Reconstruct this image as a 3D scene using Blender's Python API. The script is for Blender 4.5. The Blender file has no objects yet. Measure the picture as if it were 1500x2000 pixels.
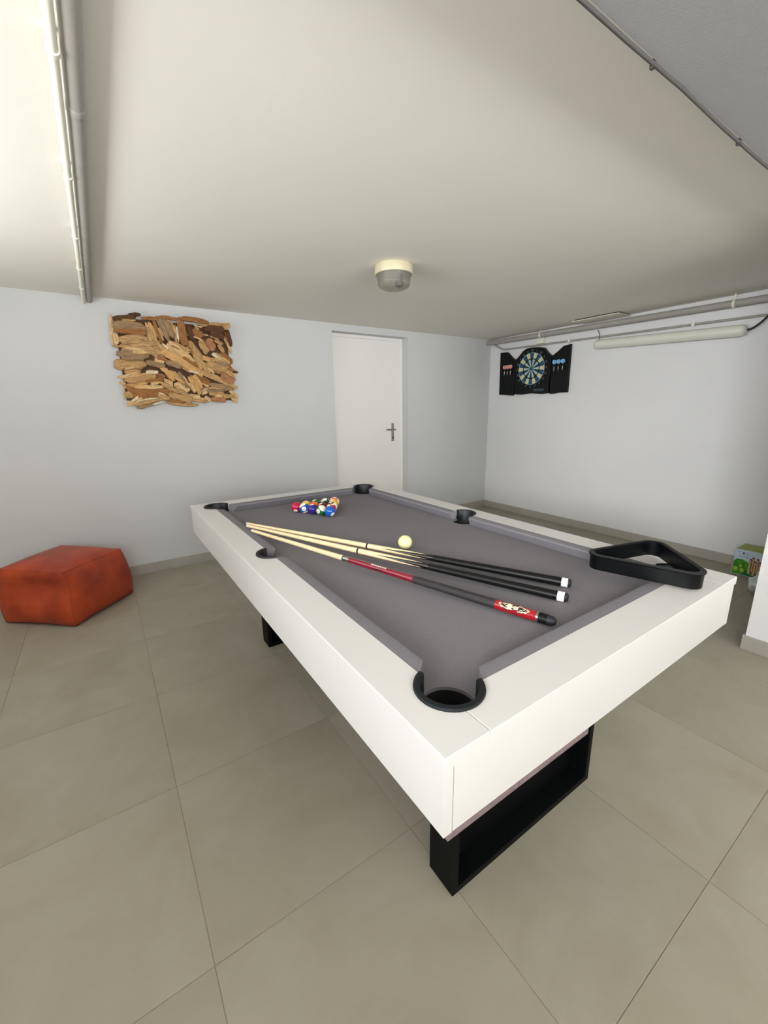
import bpy, bmesh, math, random
from mathutils import Vector, Matrix

random.seed(7)
SC = bpy.context.scene
COL = SC.collection
PI = math.pi
HC = 2.1125          # ceiling height

# ---------------------------------------------------------------- camera
cam_d = bpy.data.cameras.new('camera')
cam = bpy.data.objects.new('camera', cam_d)
COL.objects.link(cam)
SC.camera = cam
cam_d.sensor_fit = 'VERTICAL'
cam_d.sensor_height = 36.0
cam_d.lens = 36.0 * 809.96 / 2000.0
cam_d.clip_start = 0.02
_yaw, _pit, _rol = -0.5889, 0.2452, -0.0162
_f = Vector((-math.sin(_yaw) * math.cos(_pit), math.cos(_yaw) * math.cos(_pit), -math.sin(_pit)))
_r0 = Vector((math.cos(_yaw), math.sin(_yaw), 0))
_u0 = _r0.cross(_f)
_r = _r0 * math.cos(_rol) + _u0 * math.sin(_rol)
_u = _u0 * math.cos(_rol) - _r0 * math.sin(_rol)
cam.matrix_world = Matrix(((_r.x, _u.x, -_f.x, -4.2092), (_r.y, _u.y, -_f.y, -3.8319), (_r.z, _u.z, -_f.z, 1.3116), (0, 0, 0, 1)))

# ---------------------------------------------------------------- world, daylight, exposure
W = bpy.data.worlds.new('sky')
SC.world = W
W.use_nodes = True
W.node_tree.nodes['Background'].inputs[0].default_value = (0.78, 0.88, 1.0, 1)
W.node_tree.nodes['Background'].inputs[1].default_value = 0.6

def area(name, loc, rot, sx, sy, power, col, spread=180):
    d = bpy.data.lights.new(name, 'AREA')
    d.shape = 'RECTANGLE'; d.size = sx; d.size_y = sy; d.energy = power; d.color = col; d.spread = math.radians(spread)
    o = bpy.data.objects.new(name, d)
    o.location = loc; o.rotation_euler = rot
    COL.objects.link(o)
    return o
# daylight: area lamps stand in for it inside the unseen left and rear windows
area('left_ceiling_fill', (-5.97, -2.2, 1.25), (0, -PI / 2 - 0.92, 0), 0.7, 2.4, 40, (1.0, 1.0, 0.995), 116)  # added fill, tilted up to brighten the ceiling
area('left_far_sky_light', (-5.97, -2.2, 1.65), (0, -PI / 2 + 0.10, 0), 0.7, 2.4, 5, (0.985, 0.995, 1.0), 60)
area('left_rear_sky_light', (-5.97, -4.75, 1.68), (0, -PI / 2 + 0.14, 0.5), 0.65, 1.5, 14.5, (0.985, 0.995, 1.0), 58)
area('rear_ceiling_fill', (-3.8, -6.57, 1.25), (PI / 2 + 0.88, 0, 0), 3.8, 0.7, 135, (1.0, 1.0, 0.995), 118)  # added fill from the rear, tilted up so the ceiling bounces it
area('back_wall_fill', (-3.8, -6.57, 1.68), (PI / 2 - 0.06, 0, -0.2), 3.6, 0.6, 8, (0.985, 0.995, 1.0), 40)  # added narrow beam that lifts the back wall above the table

vs = SC.view_settings
vs.view_transform = 'Standard'
vs.look = 'None'
vs.exposure = 0.04
vs.gamma = 1.0
vs.use_curve_mapping = False

# ---------------------------------------------------------------- helpers
def lin(c):
    return c / 12.92 if c <= 0.04045 else ((c + 0.055) / 1.055) ** 2.4
def rgb(r, g, b):
    return (lin(r / 255), lin(g / 255), lin(b / 255), 1)

def mat(name, col, rough=0.5, metal=0.0, var=0.0, vscale=8.0, vdist=(1, 1, 1), bump=0.0, bscale=200.0, spec=0.5, coat=0.0, space='Object', col2=None, sheen=0.0, detail=4.0):
    m = bpy.data.materials.new(name)
    m.use_nodes = True
    nt = m.node_tree; N = nt.nodes; L = nt.links
    b = N['Principled BSDF']
    b.inputs['Base Color'].default_value = col
    b.inputs['Roughness'].default_value = rough
    b.inputs['Metallic'].default_value = metal
    b.inputs['Specular IOR Level'].default_value = spec
    b.inputs['Coat Weight'].default_value = coat
    b.inputs['Sheen Weight'].default_value = sheen
    if var or bump:
        if space == 'World':
            src = N.new('ShaderNodeNewGeometry').outputs['Position']
        else:
            src = N.new('ShaderNodeTexCoord').outputs['Object']
        mp = N.new('ShaderNodeMapping'); mp.inputs['Scale'].default_value = vdist
        L.new(src, mp.inputs['Vector'])
    if var:
        nz = N.new('ShaderNodeTexNoise'); nz.inputs['Scale'].default_value = vscale; nz.inputs['Detail'].default_value = detail
        L.new(mp.outputs[0], nz.inputs['Vector'])
        rp = N.new('ShaderNodeValToRGB')
        a = [min(1, c * (1 - var)) for c in col[:3]] + [1]
        z = [min(1, c * (1 + var)) for c in col[:3]] + [1] if col2 is None else list(col2)
        rp.color_ramp.elements[0].position = 0.32; rp.color_ramp.elements[0].color = a
        rp.color_ramp.elements[1].position = 0.68; rp.color_ramp.elements[1].color = z
        L.new(nz.outputs[0], rp.inputs[0]); L.new(rp.outputs[0], b.inputs['Base Color'])
    if bump:
        n2 = N.new('ShaderNodeTexNoise'); n2.inputs['Scale'].default_value = bscale; n2.inputs['Detail'].default_value = 3
        L.new(mp.outputs[0], n2.inputs['Vector'])
        bp = N.new('ShaderNodeBump'); bp.inputs['Strength'].default_value = bump; bp.inputs['Distance'].default_value = 0.002
        L.new(n2.outputs[0], bp.inputs['Height']); L.new(bp.outputs[0], b.inputs['Normal'])
    return m

ROOT = {}
def finish(o, parent):
    COL.objects.link(o)
    if parent is not None:
        o.parent = parent
    return o
def origin_of(parent):
    v = Vector((0, 0, 0))
    while parent is not None:
        v += Vector(parent.location); parent = parent.parent
    return v

def from_bm(name, bm, m, parent=None, smooth=False, world=True):
    """link a bmesh (in world coordinates) as one mesh object; under a parent the mesh is kept relative to it"""
    bmesh.ops.recalc_face_normals(bm, faces=bm.faces[:])
    me = bpy.data.meshes.new(name)
    if world and parent is not None:
        bm.transform(Matrix.Translation(-origin_of(parent)))
    bm.to_mesh(me); bm.free()
    if m is not None:
        me.materials.append(m)
    if smooth:
        if smooth is True:
            me.shade_smooth()
        else:
            me.set_sharp_from_angle(angle=math.radians(smooth))
    o = bpy.data.objects.new(name, me)
    return finish(o, parent)

def bev(bm, w, seg=1, ang=30):
    es = [e for e in bm.edges if len(e.link_faces) == 2 and e.calc_face_angle(0) > math.radians(ang)]
    if es and w > 0:
        bmesh.ops.bevel(bm, geom=es, offset=w, segments=seg, profile=0.5, affect='EDGES', clamp_overlap=True)

def bx(bm, x0, x1, y0, y1, z0, z1, M=None):
    vs_ = [bm.verts.new(((M @ Vector(p)) if M else p)) for p in ((x0, y0, z0), (x1, y0, z0), (x1, y1, z0), (x0, y1, z0), (x0, y0, z1), (x1, y0, z1), (x1, y1, z1), (x0, y1, z1))]
    for f in ((3, 2, 1, 0), (4, 5, 6, 7), (0, 1, 5, 4), (1, 2, 6, 5), (2, 3, 7, 6), (3, 0, 4, 7)):
        bm.faces.new([vs_[i] for i in f])

def box(name, x0, x1, y0, y1, z0, z1, m, parent=None, bevel=0.0, seg=1):
    bm = bmesh.new(); bx(bm, x0, x1, y0, y1, z0, z1)
    if bevel:
        bev(bm, bevel, seg)
    return from_bm(name, bm, m, parent, smooth=40 if bevel else False)

def boxes(name, lst, m, parent=None):
    bm = bmesh.new()
    for b in lst:
        bx(bm, *b)
    return from_bm(name, bm, m, parent)

def prism(name, pts, h0, h1, m, parent=None, bevel=0.0, M=None, seg=1, smooth=None):
    """extrude a 2D outline (x, y) from h0 to h1 along local z, then place it by M"""
    bm = bmesh.new()
    a = [bm.verts.new((x, y, h0)) for x, y in pts]
    b = [bm.verts.new((x, y, h1)) for x, y in pts]
    n = len(pts)
    bm.faces.new(list(reversed(a))); bm.faces.new(b)
    for i in range(n):
        bm.faces.new((a[i], a[(i + 1) % n], b[(i + 1) % n], b[i]))
    bmesh.ops.recalc_face_normals(bm, faces=bm.faces[:])
    if bevel:
        bev(bm, bevel, seg, 35)
    if M is not None:
        bm.transform(M)
    return from_bm(name, bm, m, parent, smooth=smooth)

def lathe_bm(bm, prof, seg=24, M=None, a0=0.0, a1=2 * PI):
    """prof: list of (r, h) along local z"""
    full = abs(a1 - a0 - 2 * PI) < 1e-6
    n = seg if full else seg + 1
    rings = []
    for r, h in prof:
        if r < 1e-6:
            p = Vector((0, 0, h)); v = bm.verts.new(M @ p if M else p)
            rings.append([v] * n)
        else:
            ring = []
            for i in range(n):
                a = a0 + (a1 - a0) * i / seg
                p = Vector((r * math.cos(a), r * math.sin(a), h))
                ring.append(bm.verts.new(M @ p if M else p))
            rings.append(ring)
    for k in range(len(rings) - 1):
        A, B = rings[k], rings[k + 1]
        for i in range(seg):
            j = (i + 1) % n
            f = []
            for v in (A[i], A[j], B[j], B[i]):
                if v not in f:
                    f.append(v)
            if len(f) >= 3:
                bm.faces.new(f)
    return rings

def lathe(name, prof, m, parent=None, seg=24, M=None, smooth=40):
    bm = bmesh.new(); lathe_bm(bm, prof, seg, M)
    return from_bm(name, bm, m, parent, smooth=smooth)

def tube_bm(bm, pts, r, seg=10):
    pts = [Vector(p) for p in pts]
    rings = []
    for i, p in enumerate(pts):
        d = (pts[min(i + 1, len(pts) - 1)] - pts[max(i - 1, 0)]).normalized()
        ref = Vector((0, 0, 1)) if abs(d.z) < 0.9 else Vector((1, 0, 0))
        s = d.cross(ref).normalized(); t = s.cross(d)
        rings.append([bm.verts.new(p + (s * math.cos(2 * PI * k / seg) + t * math.sin(2 * PI * k / seg)) * r) for k in range(seg)])
    for a, b in zip(rings, rings[1:]):
        for k in range(seg):
            bm.faces.new((a[k], a[(k + 1) % seg], b[(k + 1) % seg], b[k]))
    bm.faces.new(rings[0]); bm.faces.new(list(reversed(rings[-1])))
def tube(name, pts, r, m, parent=None, seg=10):
    bm = bmesh.new(); tube_bm(bm, pts, r, seg)
    return from_bm(name, bm, m, parent, smooth=50)

def spline(pts, n=8):
    """Catmull-Rom through points"""
    P = [Vector(p) for p in pts]; P = [P[0]] + P + [P[-1]]
    out = []
    for i in range(1, len(P) - 2):
        for k in range(n):
            t = k / n
            out.append(0.5 * ((2 * P[i]) + (P[i + 1] - P[i - 1]) * t + (2 * P[i - 1] - 5 * P[i] + 4 * P[i + 1] - P[i + 2]) * t * t + (3 * P[i] - P[i - 1] - 3 * P[i + 1] + P[i + 2]) * t ** 3))
    out.append(P[-2])
    return out

def tag(o, label, cat, group=None):
    o['label'] = label; o['category'] = cat
    if group:
        o['group'] = group
    return o
def empty(name, loc, rot=(0, 0, 0), parent=None):
    o = bpy.data.objects.new(name, None)
    o.location = loc; o.rotation_euler = rot; o.empty_display_size = 0.05
    return finish(o, parent)
def thing(name, label, cat, loc, group=None):
    return tag(empty(name, loc), label, cat, group)
def struct(o):
    o['kind'] = 'structure'
    return o

def text_mesh(body, size):
    """flat mesh of a piece of lettering, centred on the origin in x, y"""
    cu = bpy.data.curves.new('lettering', 'FONT'); cu.body = body; cu.size = size
    cu.align_x = 'CENTER'; cu.align_y = 'CENTER'; cu.resolution_u = 2
    o = bpy.data.objects.new('lettering', cu); COL.objects.link(o)
    dg = bpy.context.evaluated_depsgraph_get()
    me = bpy.data.meshes.new_from_object(o.evaluated_get(dg))
    vs_ = [v.co.copy() for v in me.vertices]; fs = [tuple(p.vertices) for p in me.polygons]
    bpy.data.objects.remove(o); bpy.data.curves.remove(cu); bpy.data.meshes.remove(me)
    if vs_:
        cx = (min(v.x for v in vs_) + max(v.x for v in vs_)) / 2; cy = (min(v.y for v in vs_) + max(v.y for v in vs_)) / 2
        vs_ = [(v.x - cx, v.y - cy) for v in vs_]
    return vs_, fs
def mesh_obj(name, vs_, fs, m, parent=None):
    me = bpy.data.meshes.new(name); me.from_pydata(vs_, [], fs); me.update()
    if m:
        me.materials.append(m)
    return finish(bpy.data.objects.new(name, me), parent)
def arc(cx, cy, r, a0, a1, n=14):
    return [(cx + r * math.cos(math.radians(a0 + (a1 - a0) * i / n)), cy + r * math.sin(math.radians(a0 + (a1 - a0) * i / n))) for i in range(n + 1)]

# ---------------------------------------------------------------- materials
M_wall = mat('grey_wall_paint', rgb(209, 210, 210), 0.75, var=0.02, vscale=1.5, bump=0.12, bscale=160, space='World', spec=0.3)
M_wall2 = mat('lighter_wall_paint', rgb(230, 230, 231), 0.75, var=0.02, vscale=1.5, bump=0.12, bscale=160, space='World', spec=0.3)  # lighter tone than the other walls, for right wall and partition
M_ceil = mat('white_ceiling_paint', rgb(236, 233, 224), 0.85, var=0.02, vscale=1.0, bump=0.1, bscale=120, space='World', spec=0.2)
M_beam = mat('shaded_beam_paint', rgb(156, 156, 157), 0.8, var=0.02, vscale=2, bump=0.15, bscale=140, space='World', spec=0.2)  # the walls' grey paint, darkened to put the beam's shade into the colour
M_white = mat('white_laminate', rgb(206, 204, 202), 0.38, var=0.012, vscale=3, bump=0.02, bscale=300)
M_door = mat('white_door_paint', rgb(242, 240, 235), 0.45, var=0.012, vscale=2)
M_grout = mat('beige_grout', rgb(146, 138, 118), 0.9, var=0.12, vscale=30, space='World')
M_skirt = mat('grey_skirting_tile', rgb(172, 167, 158), 0.5, var=0.06, vscale=5, space='World')
M_cloth = mat('grey_billiard_cloth', rgb(120, 117, 121), 0.95, var=0.06, vscale=260, bump=0.35, bscale=900, spec=0.12)
M_cush = mat('grey_cushion_cloth', rgb(121, 119, 124), 0.95, var=0.05, vscale=200, bump=0.3, bscale=800, spec=0.12)
M_rubber = mat('black_pocket_rubber', rgb(15, 20, 23), 0.45, spec=0.35, var=0.1, vscale=20)
M_cup = mat('black_pocket_cup', rgb(12, 13, 15), 0.8, var=0.1, vscale=20)
M_blk = mat('black_leg_paint', rgb(3, 5, 6), 0.6, spec=0.15, var=0.08, vscale=6)
M_board = mat('mauve_chipboard', rgb(120, 104, 106), 0.85, var=0.15, vscale=90)
M_plast = mat('black_rack_plastic', rgb(4, 6, 8), 0.38, spec=0.22, var=0.05, vscale=15)
M_pipe = mat('grey_pipe_paint', rgb(164, 161, 154), 0.55, var=0.05, vscale=12)
M_cond = mat('white_conduit_plastic', rgb(238, 236, 220), 0.35, var=0.03, vscale=12)
M_chrome = mat('brushed_steel', rgb(170, 166, 162), 0.3, metal=1.0, var=0.05, vscale=40)
M_num = mat('black_ink', rgb(18, 18, 20), 0.35, var=0.05, vscale=40)

# tile: cloudy concrete-look porcelain, each tile slightly different
def tile_material():
    m = mat('greige_porcelain_tile', rgb(156, 151, 138), 0.48, spec=0.35)
    nt = m.node_tree; N = nt.nodes; L = nt.links; b = N['Principled BSDF']
    geo = N.new('ShaderNodeNewGeometry'); info = N.new('ShaderNodeObjectInfo')
    add = N.new('ShaderNodeVectorMath'); add.operation = 'MULTIPLY_ADD'
    L.new(info.outputs['Random'], add.inputs[0]); add.inputs[1].default_value = (7, 5, 3); L.new(geo.outputs['Position'], add.inputs[2])
    n1 = N.new('ShaderNodeTexNoise'); n1.inputs['Scale'].default_value = 3.2; n1.inputs['Detail'].default_value = 7; n1.inputs['Roughness'].default_value = 0.62; n1.inputs['Distortion'].default_value = 0.6
    L.new(add.outputs[0], n1.inputs['Vector'])
    rp = N.new('ShaderNodeValToRGB'); e = rp.color_ramp.elements
    e[0].position = 0.25; e[0].color = rgb(150, 143, 126); e[1].position = 0.8; e[1].color = rgb(166, 161, 147)
    L.new(n1.outputs[0], rp.inputs[0])
    hs = N.new('ShaderNodeHueSaturation')
    mr = N.new('ShaderNodeMapRange'); mr.inputs[3].default_value = 0.965; mr.inputs[4].default_value = 1.035
    L.new(info.outputs['Random'], mr.inputs[0]); L.new(mr.outputs[0], hs.inputs['Value'])
    L.new(rp.outputs[0], hs.inputs['Color']); L.new(hs.outputs[0], b.inputs['Base Color'])
    n2 = N.new('ShaderNodeTexNoise'); n2.inputs['Scale'].default_value = 9; n2.inputs['Detail'].default_value = 5
    L.new(geo.outputs['Position'], n2.inputs['Vector'])
    m2 = N.new('ShaderNodeMapRange'); m2.inputs[3].default_value = 0.4; m2.inputs[4].default_value = 0.6
    L.new(n2.outputs[0], m2.inputs[0]); L.new(m2.outputs[0], b.inputs['Roughness'])
    return m
M_tile = tile_material()

# ================================================================ THE ROOM
XL, YF = -6.0, -6.6
T = 0.15
floor = struct(box('floor', XL - T, T, YF - T, T, -0.12, -0.0016, M_grout))
# tiles 60 x 60 cm
xs = [-5.97 + 0.6 * k for k in range(10)] + [0.0]
ys = [YF + 0.6 * k for k in range(12)]
g = 0.0008
cache = {}
for i in range(len(xs) - 1):
    for j in range(len(ys) - 1):
        w, h = xs[i + 1] - xs[i], ys[j + 1] - ys[j]
        key = (round(w, 3), round(h, 3))
        if key not in cache:
            bm = bmesh.new()
            bx(bm, -w / 2 + g, w / 2 - g, -h / 2 + g, h / 2 - g, -0.0085, 0.0)
            es = [e for e in bm.edges if all(v.co.z > -0.001 for v in e.verts)]
            bmesh.ops.bevel(bm, geom=es, offset=0.0008, segments=1, affect='EDGES')
            bmesh.ops.recalc_face_normals(bm, faces=bm.faces[:])
            me = bpy.data.meshes.new('tile'); bm.to_mesh(me); bm.free(); me.materials.append(M_tile); cache[key] = me
        t = bpy.data.objects.new('tile', cache[key])
        t.location = ((xs[i] + xs[i + 1]) / 2, (ys[j] + ys[j + 1]) / 2, random.uniform(-0.0003, 0.0003))
        t.parent = floor; COL.objects.link(t)

struct(box('ceiling', XL - T, T, YF - T, T, HC, HC + 0.15, M_ceil))
DX0, DX1, DZ = -2.220, -1.300, 2.046       # door opening
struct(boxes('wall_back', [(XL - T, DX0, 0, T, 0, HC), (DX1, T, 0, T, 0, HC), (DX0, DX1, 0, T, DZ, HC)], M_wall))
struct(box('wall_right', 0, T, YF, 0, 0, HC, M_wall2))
# left wall with a wide window
W1 = (-3.45, -0.95, 0.85, 2.04); W2 = (-5.55, -3.95, 0.85, 2.04)
struct(boxes('wall_left', [(XL - T, XL, W1[1], 0, 0, HC), (XL - T, XL, W2[1], W1[0], 0, HC), (XL - T, XL, YF, W2[0], 0, HC), (XL - T, XL, W2[0], W2[1], 0, W2[2]), (XL - T, XL, W2[0], W2[1], W2[3], HC),
                           (XL - T, XL, W1[0], W1[1], 0, W1[2]), (XL - T, XL, W1[0], W1[1], W1[3], HC)], M_wall))
W3 = (-5.75, -1.85, 0.85, 2.04)
struct(boxes('wall_front', [(XL - T, W3[0], YF - T, YF, 0, HC), (W3[1], T, YF - T, YF, 0, HC), (W3[0], W3[1], YF - T, YF, 0, W3[2]), (W3[0], W3[1], YF - T, YF, W3[3], HC)], M_wall))

def glass_material():
    m = bpy.data.materials.new('window_glass'); m.use_nodes = True
    nt = m.node_tree; N = nt.nodes; L = nt.links
    N.remove(N['Principled BSDF'])
    tr = N.new('ShaderNodeBsdfTransparent'); gl = N.new('ShaderNodeBsdfGlossy'); gl.inputs['Roughness'].default_value = 0.02
    fr = N.new('ShaderNodeFresnel'); fr.inputs['IOR'].default_value = 1.45
    mx = N.new('ShaderNodeMixShader')
    L.new(fr.outputs[0], mx.inputs[0]); L.new(tr.outputs[0], mx.inputs[1]); L.new(gl.outputs[0], mx.inputs[2])
    L.new(mx.outputs[0], N['Material Output'].inputs['Surface'])
    return m
M_glass = glass_material()
def window_x(name, y0, y1, z0, z1):
    r = struct(empty(name, (XL - 0.1, (y0 + y1) / 2, z0)))
    a, b = XL - 0.13, XL - 0.07
    f = 0.06; ym = (y0 + y1) / 2
    boxes('window_frame', [(a, b, y0, y0 + f, z0, z1), (a, b, y1 - f, y1, z0, z1), (a, b, y0 + f, y1 - f, z0, z0 + f), (a, b, y0 + f, y1 - f, z1 - f, z1), (a, b, ym - f / 2, ym + f / 2, z0 + f, z1 - f)], M_white, r)
    box('pane', XL - 0.104, XL - 0.096, y0 + f, ym - f / 2, z0 + f, z1 - f, M_glass, r)
    box('pane', XL - 0.104, XL - 0.096, ym + f / 2, y1 - f, z0 + f, z1 - f, M_glass, r)
window_x('window_1', *W1)
window_x('window_2', *W2)
r = struct(empty('window_3', ((W3[0] + W3[1]) / 2, YF - 0.1, W3[2])))
a, b, f = YF - 0.13, YF - 0.07, 0.06
boxes('window_frame', [(W3[0], W3[0] + f, a, b, W3[2], W3[3]), (W3[1] - f, W3[1], a, b, W3[2], W3[3]), (W3[0] + f, W3[1] - f, a, b, W3[2], W3[2] + f), (W3[0] + f, W3[1] - f, a, b, W3[3] - f, W3[3])], M_white, r)
box('pane', W3[0] + f, W3[1] - f, YF - 0.104, YF - 0.096, W3[2] + f, W3[3] - f, M_glass, r)

# partition wall at the right of the camera and the low beam that meets it
PX, PY = -1.452, -3.238
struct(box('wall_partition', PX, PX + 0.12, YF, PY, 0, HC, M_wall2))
BZ = 2.035
struct(boxes('ceiling_beam', [(XL, PX, PY - 0.42, PY - 0.008, BZ, HC)], M_beam))

# skirting
def skirting(name, lst):
    bm = bmesh.new()
    for b_ in lst:
        bx(bm, *b_)
    bev(bm, 0.0012)
    return struct(from_bm(name, bm, M_skirt))
skirting('baseboard_back', [(XL, DX0, -0.010, 0, 0, 0.08), (DX1, -0.010, -0.010, 0, 0, 0.08)])
skirting('baseboard_right', [(-0.010, 0, YF, 0, 0, 0.08)])
skirting('baseboard_partition', [(PX - 0.010, PX, YF, PY, 0, 0.08), (PX - 0.010, PX + 0.12, PY, PY + 0.010, 0, 0.08)])

# ---- door in the back wall
d = struct(empty('door_1', ((DX0 + DX1) / 2, 0.12, 0)))
boxes('door_frame', [(DX0, DX0 + 0.045, 0.112, T, 0, DZ), (DX1 - 0.045, DX1, 0.112, T, 0, DZ), (DX0 + 0.045, DX1 - 0.045, 0.112, T, DZ - 0.03, DZ)], M_door, d)
leaf = box('door_leaf', DX0 + 0.048, DX1 - 0.075, 0.104, 0.145, 0.006, DZ - 0.033, M_door, d, 0.0015)
box('door_stop', DX1 - 0.073, DX1 - 0.046, 0.108, 0.145, 0, DZ - 0.031, M_door, d, 0.001)
hx = -1.446
hp = prism('handle_plate', [(-.018, -.1), (.018, -.1), (.018, .1), (-.018, .1)], 0, 0.007, M_chrome, leaf, 0.003, Matrix.Translation((hx, 0.104, 1.045)) @ Matrix.Rotation(PI / 2, 4, 'X'))
tube('lever', [(hx + 0.012, 0.098, 1.075), (hx + 0.012, 0.06, 1.075), (hx - 0.02, 0.052, 1.076), (hx - 0.105, 0.055, 1.079)], 0.0085, M_chrome, leaf)
lathe('keyhole', [(0, 0), (0.009, 0), (0.009, 0.004), (0, 0.004)], M_num, leaf, 12, Matrix.Translation((hx, 0.0965, 0.985)) @ Matrix.Rotation(PI / 2, 4, 'X'))

# ================================================================ POOL TABLE
X0, X1, Y0, Y1, H = -3.854, -2.672, -3.454, -1.343, 0.80
YM = (Y0 + Y1) / 2
BED = 0.760
table = thing('pool_table', 'white pool table with grey cloth and black box legs in the middle of the room', 'pool table', ((X0 + X1) / 2, YM, 0))
RW = 0.10                          # rail width
CC, CR = (0.119, 0.121), 0.067     # corner pocket centre (from the outer corner) and cut radius
SCX, SR = 0.105, 0.058             # side pocket

def mx(pts, sx, sy):
    """mirror an outline drawn for the near-left quarter: sx / sy flip it to the right / far end"""
    out = []
    for x, y in pts:
        out.append(((X0 + x) if sx > 0 else (X1 - x), (Y0 + y) if sy > 0 else (Y1 - y)))
    return out
LEN = Y1 - Y0
WID = X1 - X0
_dy = math.sqrt(CR ** 2 - (CC[0] - RW) ** 2)
_dx = math.sqrt(CR ** 2 - (CC[1] - RW) ** 2)
aA = math.degrees(math.atan2(_dy, RW - CC[0]))             # upper hit on the rail's inner edge
aB = math.degrees(math.atan2(-_dy, RW - CC[0])) % 360      # lower hit on x = RW
aC = math.degrees(math.atan2(RW - CC[1], _dx)) % 360       # hit on y = RW
_sy = math.sqrt(SR ** 2 - (SCX - RW) ** 2)
aS = math.degrees(math.atan2(_sy, RW - SCX))

# long rails
for sx in (1, -1):
    p = [(0, 0), (RW, 0)] + arc(CC[0], CC[1], CR, aB, aA, 18)
    p += arc(SCX, LEN / 2, SR, 360 - aS, aS, 18)
    p += [(x, LEN - y) for x, y in reversed(arc(CC[0], CC[1], CR, aB, aA, 18))]
    p += [(RW, LEN), (0, LEN)]
    prism('rail', mx(p, sx, 1), 0.775, H, M_white, table, 0.0014, smooth=25)
# short rails, butted between the long ones
e = 0.0006
for sy in (1, -1):
    a_ = arc(CC[0], CC[1], CR, aB, aC, 12)
    p = [(RW + e, 0), (WID - RW - e, 0)] + [(WID - x, y) for x, y in a_] + list(reversed(a_))
    p = [(min(max(x, RW + e), WID - RW - e), y) for x, y in p]
    prism('rail', mx(p, 1, sy), 0.775, H, M_white, table, 0.0010, smooth=25)

# apron panels
for xa in (X0 + 0.003, X1 - 0.021):
    box('apron_panel', xa, xa + 0.018, Y0 + 0.003, Y1 - 0.003, 0.643, 0.7746, M_white, table, 0.0012)
for ya in (Y0 + 0.0035, Y1 - 0.0215):
    box('apron_panel', X0 + 0.0232, X1 - 0.0232, ya, ya + 0.018, 0.643, 0.7746, M_white, table, 0.0012)
box('bottom_board', X0 + 0.03, X1 - 0.03, Y0 + 0.06, Y1 - 0.06, 0.650, 0.662, M_board, table)
box('crossbar', X0 + 0.035, X1 - 0.72, Y0 + 0.026, Y0 + 0.050, 0.588, 0.6499, M_board, table, 0.001)

# bed cloth
HR = 0.054
b1 = math.sqrt(HR ** 2 - (CC[0] - RW) ** 2); b2 = math.sqrt(HR ** 2 - (CC[1] - RW) ** 2)
hA = math.degrees(math.atan2(b1, RW - CC[0])); hC = math.degrees(math.atan2(RW - CC[1], b2))
SH = 0.052
hs_ = math.degrees(math.atan2(math.sqrt(SH ** 2 - (SCX - RW) ** 2), RW - SCX))
q = arc(CC[0], CC[1], HR, hA, hC, 14)                      # notch of the near-left corner, read from left rail to near rail
s = arc(SCX, LEN / 2, SH, hs_, -hs_, 14)                   # left side notch, read from far to near
p = list(reversed([(x, LEN - y) for x, y in q])) + s + q   # left edge, far to near, ends on the near rail
half = p
p = half + list(reversed([(WID - x, y) for x, y in half]))
prism('bed', mx(p, 1, 1), 0.752, BED, M_cloth, table)

# cushions
CP = [(0.0, H - 0.0002), (0.030, H - 0.0005), (0.037, H - 0.0035), (0.039, H - 0.009), (0.037, H - 0.015), (0.024, BED), (0.0, BED)]
def cushion(a, b, ta, tb, place):
    """profile swept from a to b; ta / tb: how far the nose end is cut back"""
    bm = bmesh.new()
    A = [bm.verts.new(place(a + ta * min(1, d_ / 0.038), d_, z_)) for d_, z_ in CP]
    B = [bm.verts.new(place(b - tb * min(1, d_ / 0.038), d_, z_)) for d_, z_ in CP]
    n = len(CP)
    for i in range(n):
        bm.faces.new((A[i], A[(i + 1) % n], B[(i + 1) % n], B[i]))
    bm.faces.new(A); bm.faces.new(list(reversed(B)))
    return from_bm('cushion', bm, M_cush, table, smooth=30)
k0 = CC[1] + _dy + 0.0006
for left in (True, False):
    pl = (lambda s_, d_, z_: (X0 + RW + d_, Y0 + s_, z_)) if left else (lambda s_, d_, z_: (X1 - RW - d_, Y0 + s_, z_))
    cushion(k0, LEN / 2 - _sy - 0.0004, 0.034, 0.008, pl)
    cushion(LEN / 2 + _sy + 0.0004, LEN - k0, 0.008, 0.034, pl)
k1 = CC[0] + _dx + 0.0006
for near in (True, False):
    pl = (lambda s_, d_, z_: (X0 + s_, Y0 + RW + d_, z_)) if near else (lambda s_, d_, z_: (X0 + s_, Y1 - RW - d_, z_))
    cushion(k1, WID - k1, 0.034, 0.034, pl)

# pockets: rubber rim in the rail, cup below
RIM = [(0.0555, 0.742), (0.0555, 0.8035), (0.0575, 0.8065), (0.064, 0.8075), (0.0675, 0.8058), (0.0685, 0.8012), (0.0668, 0.8004), (0.0668, 0.742), (0.0555, 0.742)]
def pocket(cx, cy, a0, a1, sc=1.0):
    bm = bmesh.new()
    lathe_bm(bm, [(r_ * sc, z_) for r_, z_ in RIM], 26, Matrix.Translation((cx, cy, 0)), math.radians(a0), math.radians(a1))
    for ang in (a0, a1):                                   # close the two ends
        M = Matrix.Translation((cx, cy, 0)) @ Matrix.Rotation(math.radians(ang), 4, 'Z')
        bm.faces.new([bm.verts.new(M @ Vector((r_ * sc, 0, z_))) for r_, z_ in RIM[:-1]])
    rim = from_bm('pocket_rim', bm, M_rubber, table, smooth=45)
    cup = lathe('pocket_cup', [(0.0548 * sc, 0.7515), (0.0515 * sc, 0.68), (0.042 * sc, 0.665), (0, 0.6635)], M_cup, rim, 24, Matrix.Translation((cx, cy, 0)))
    return rim
def mir(a, sx, sy):
    if sx < 0:
        a = 180 - a
    if sy < 0:
        a = -a
    return a
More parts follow.
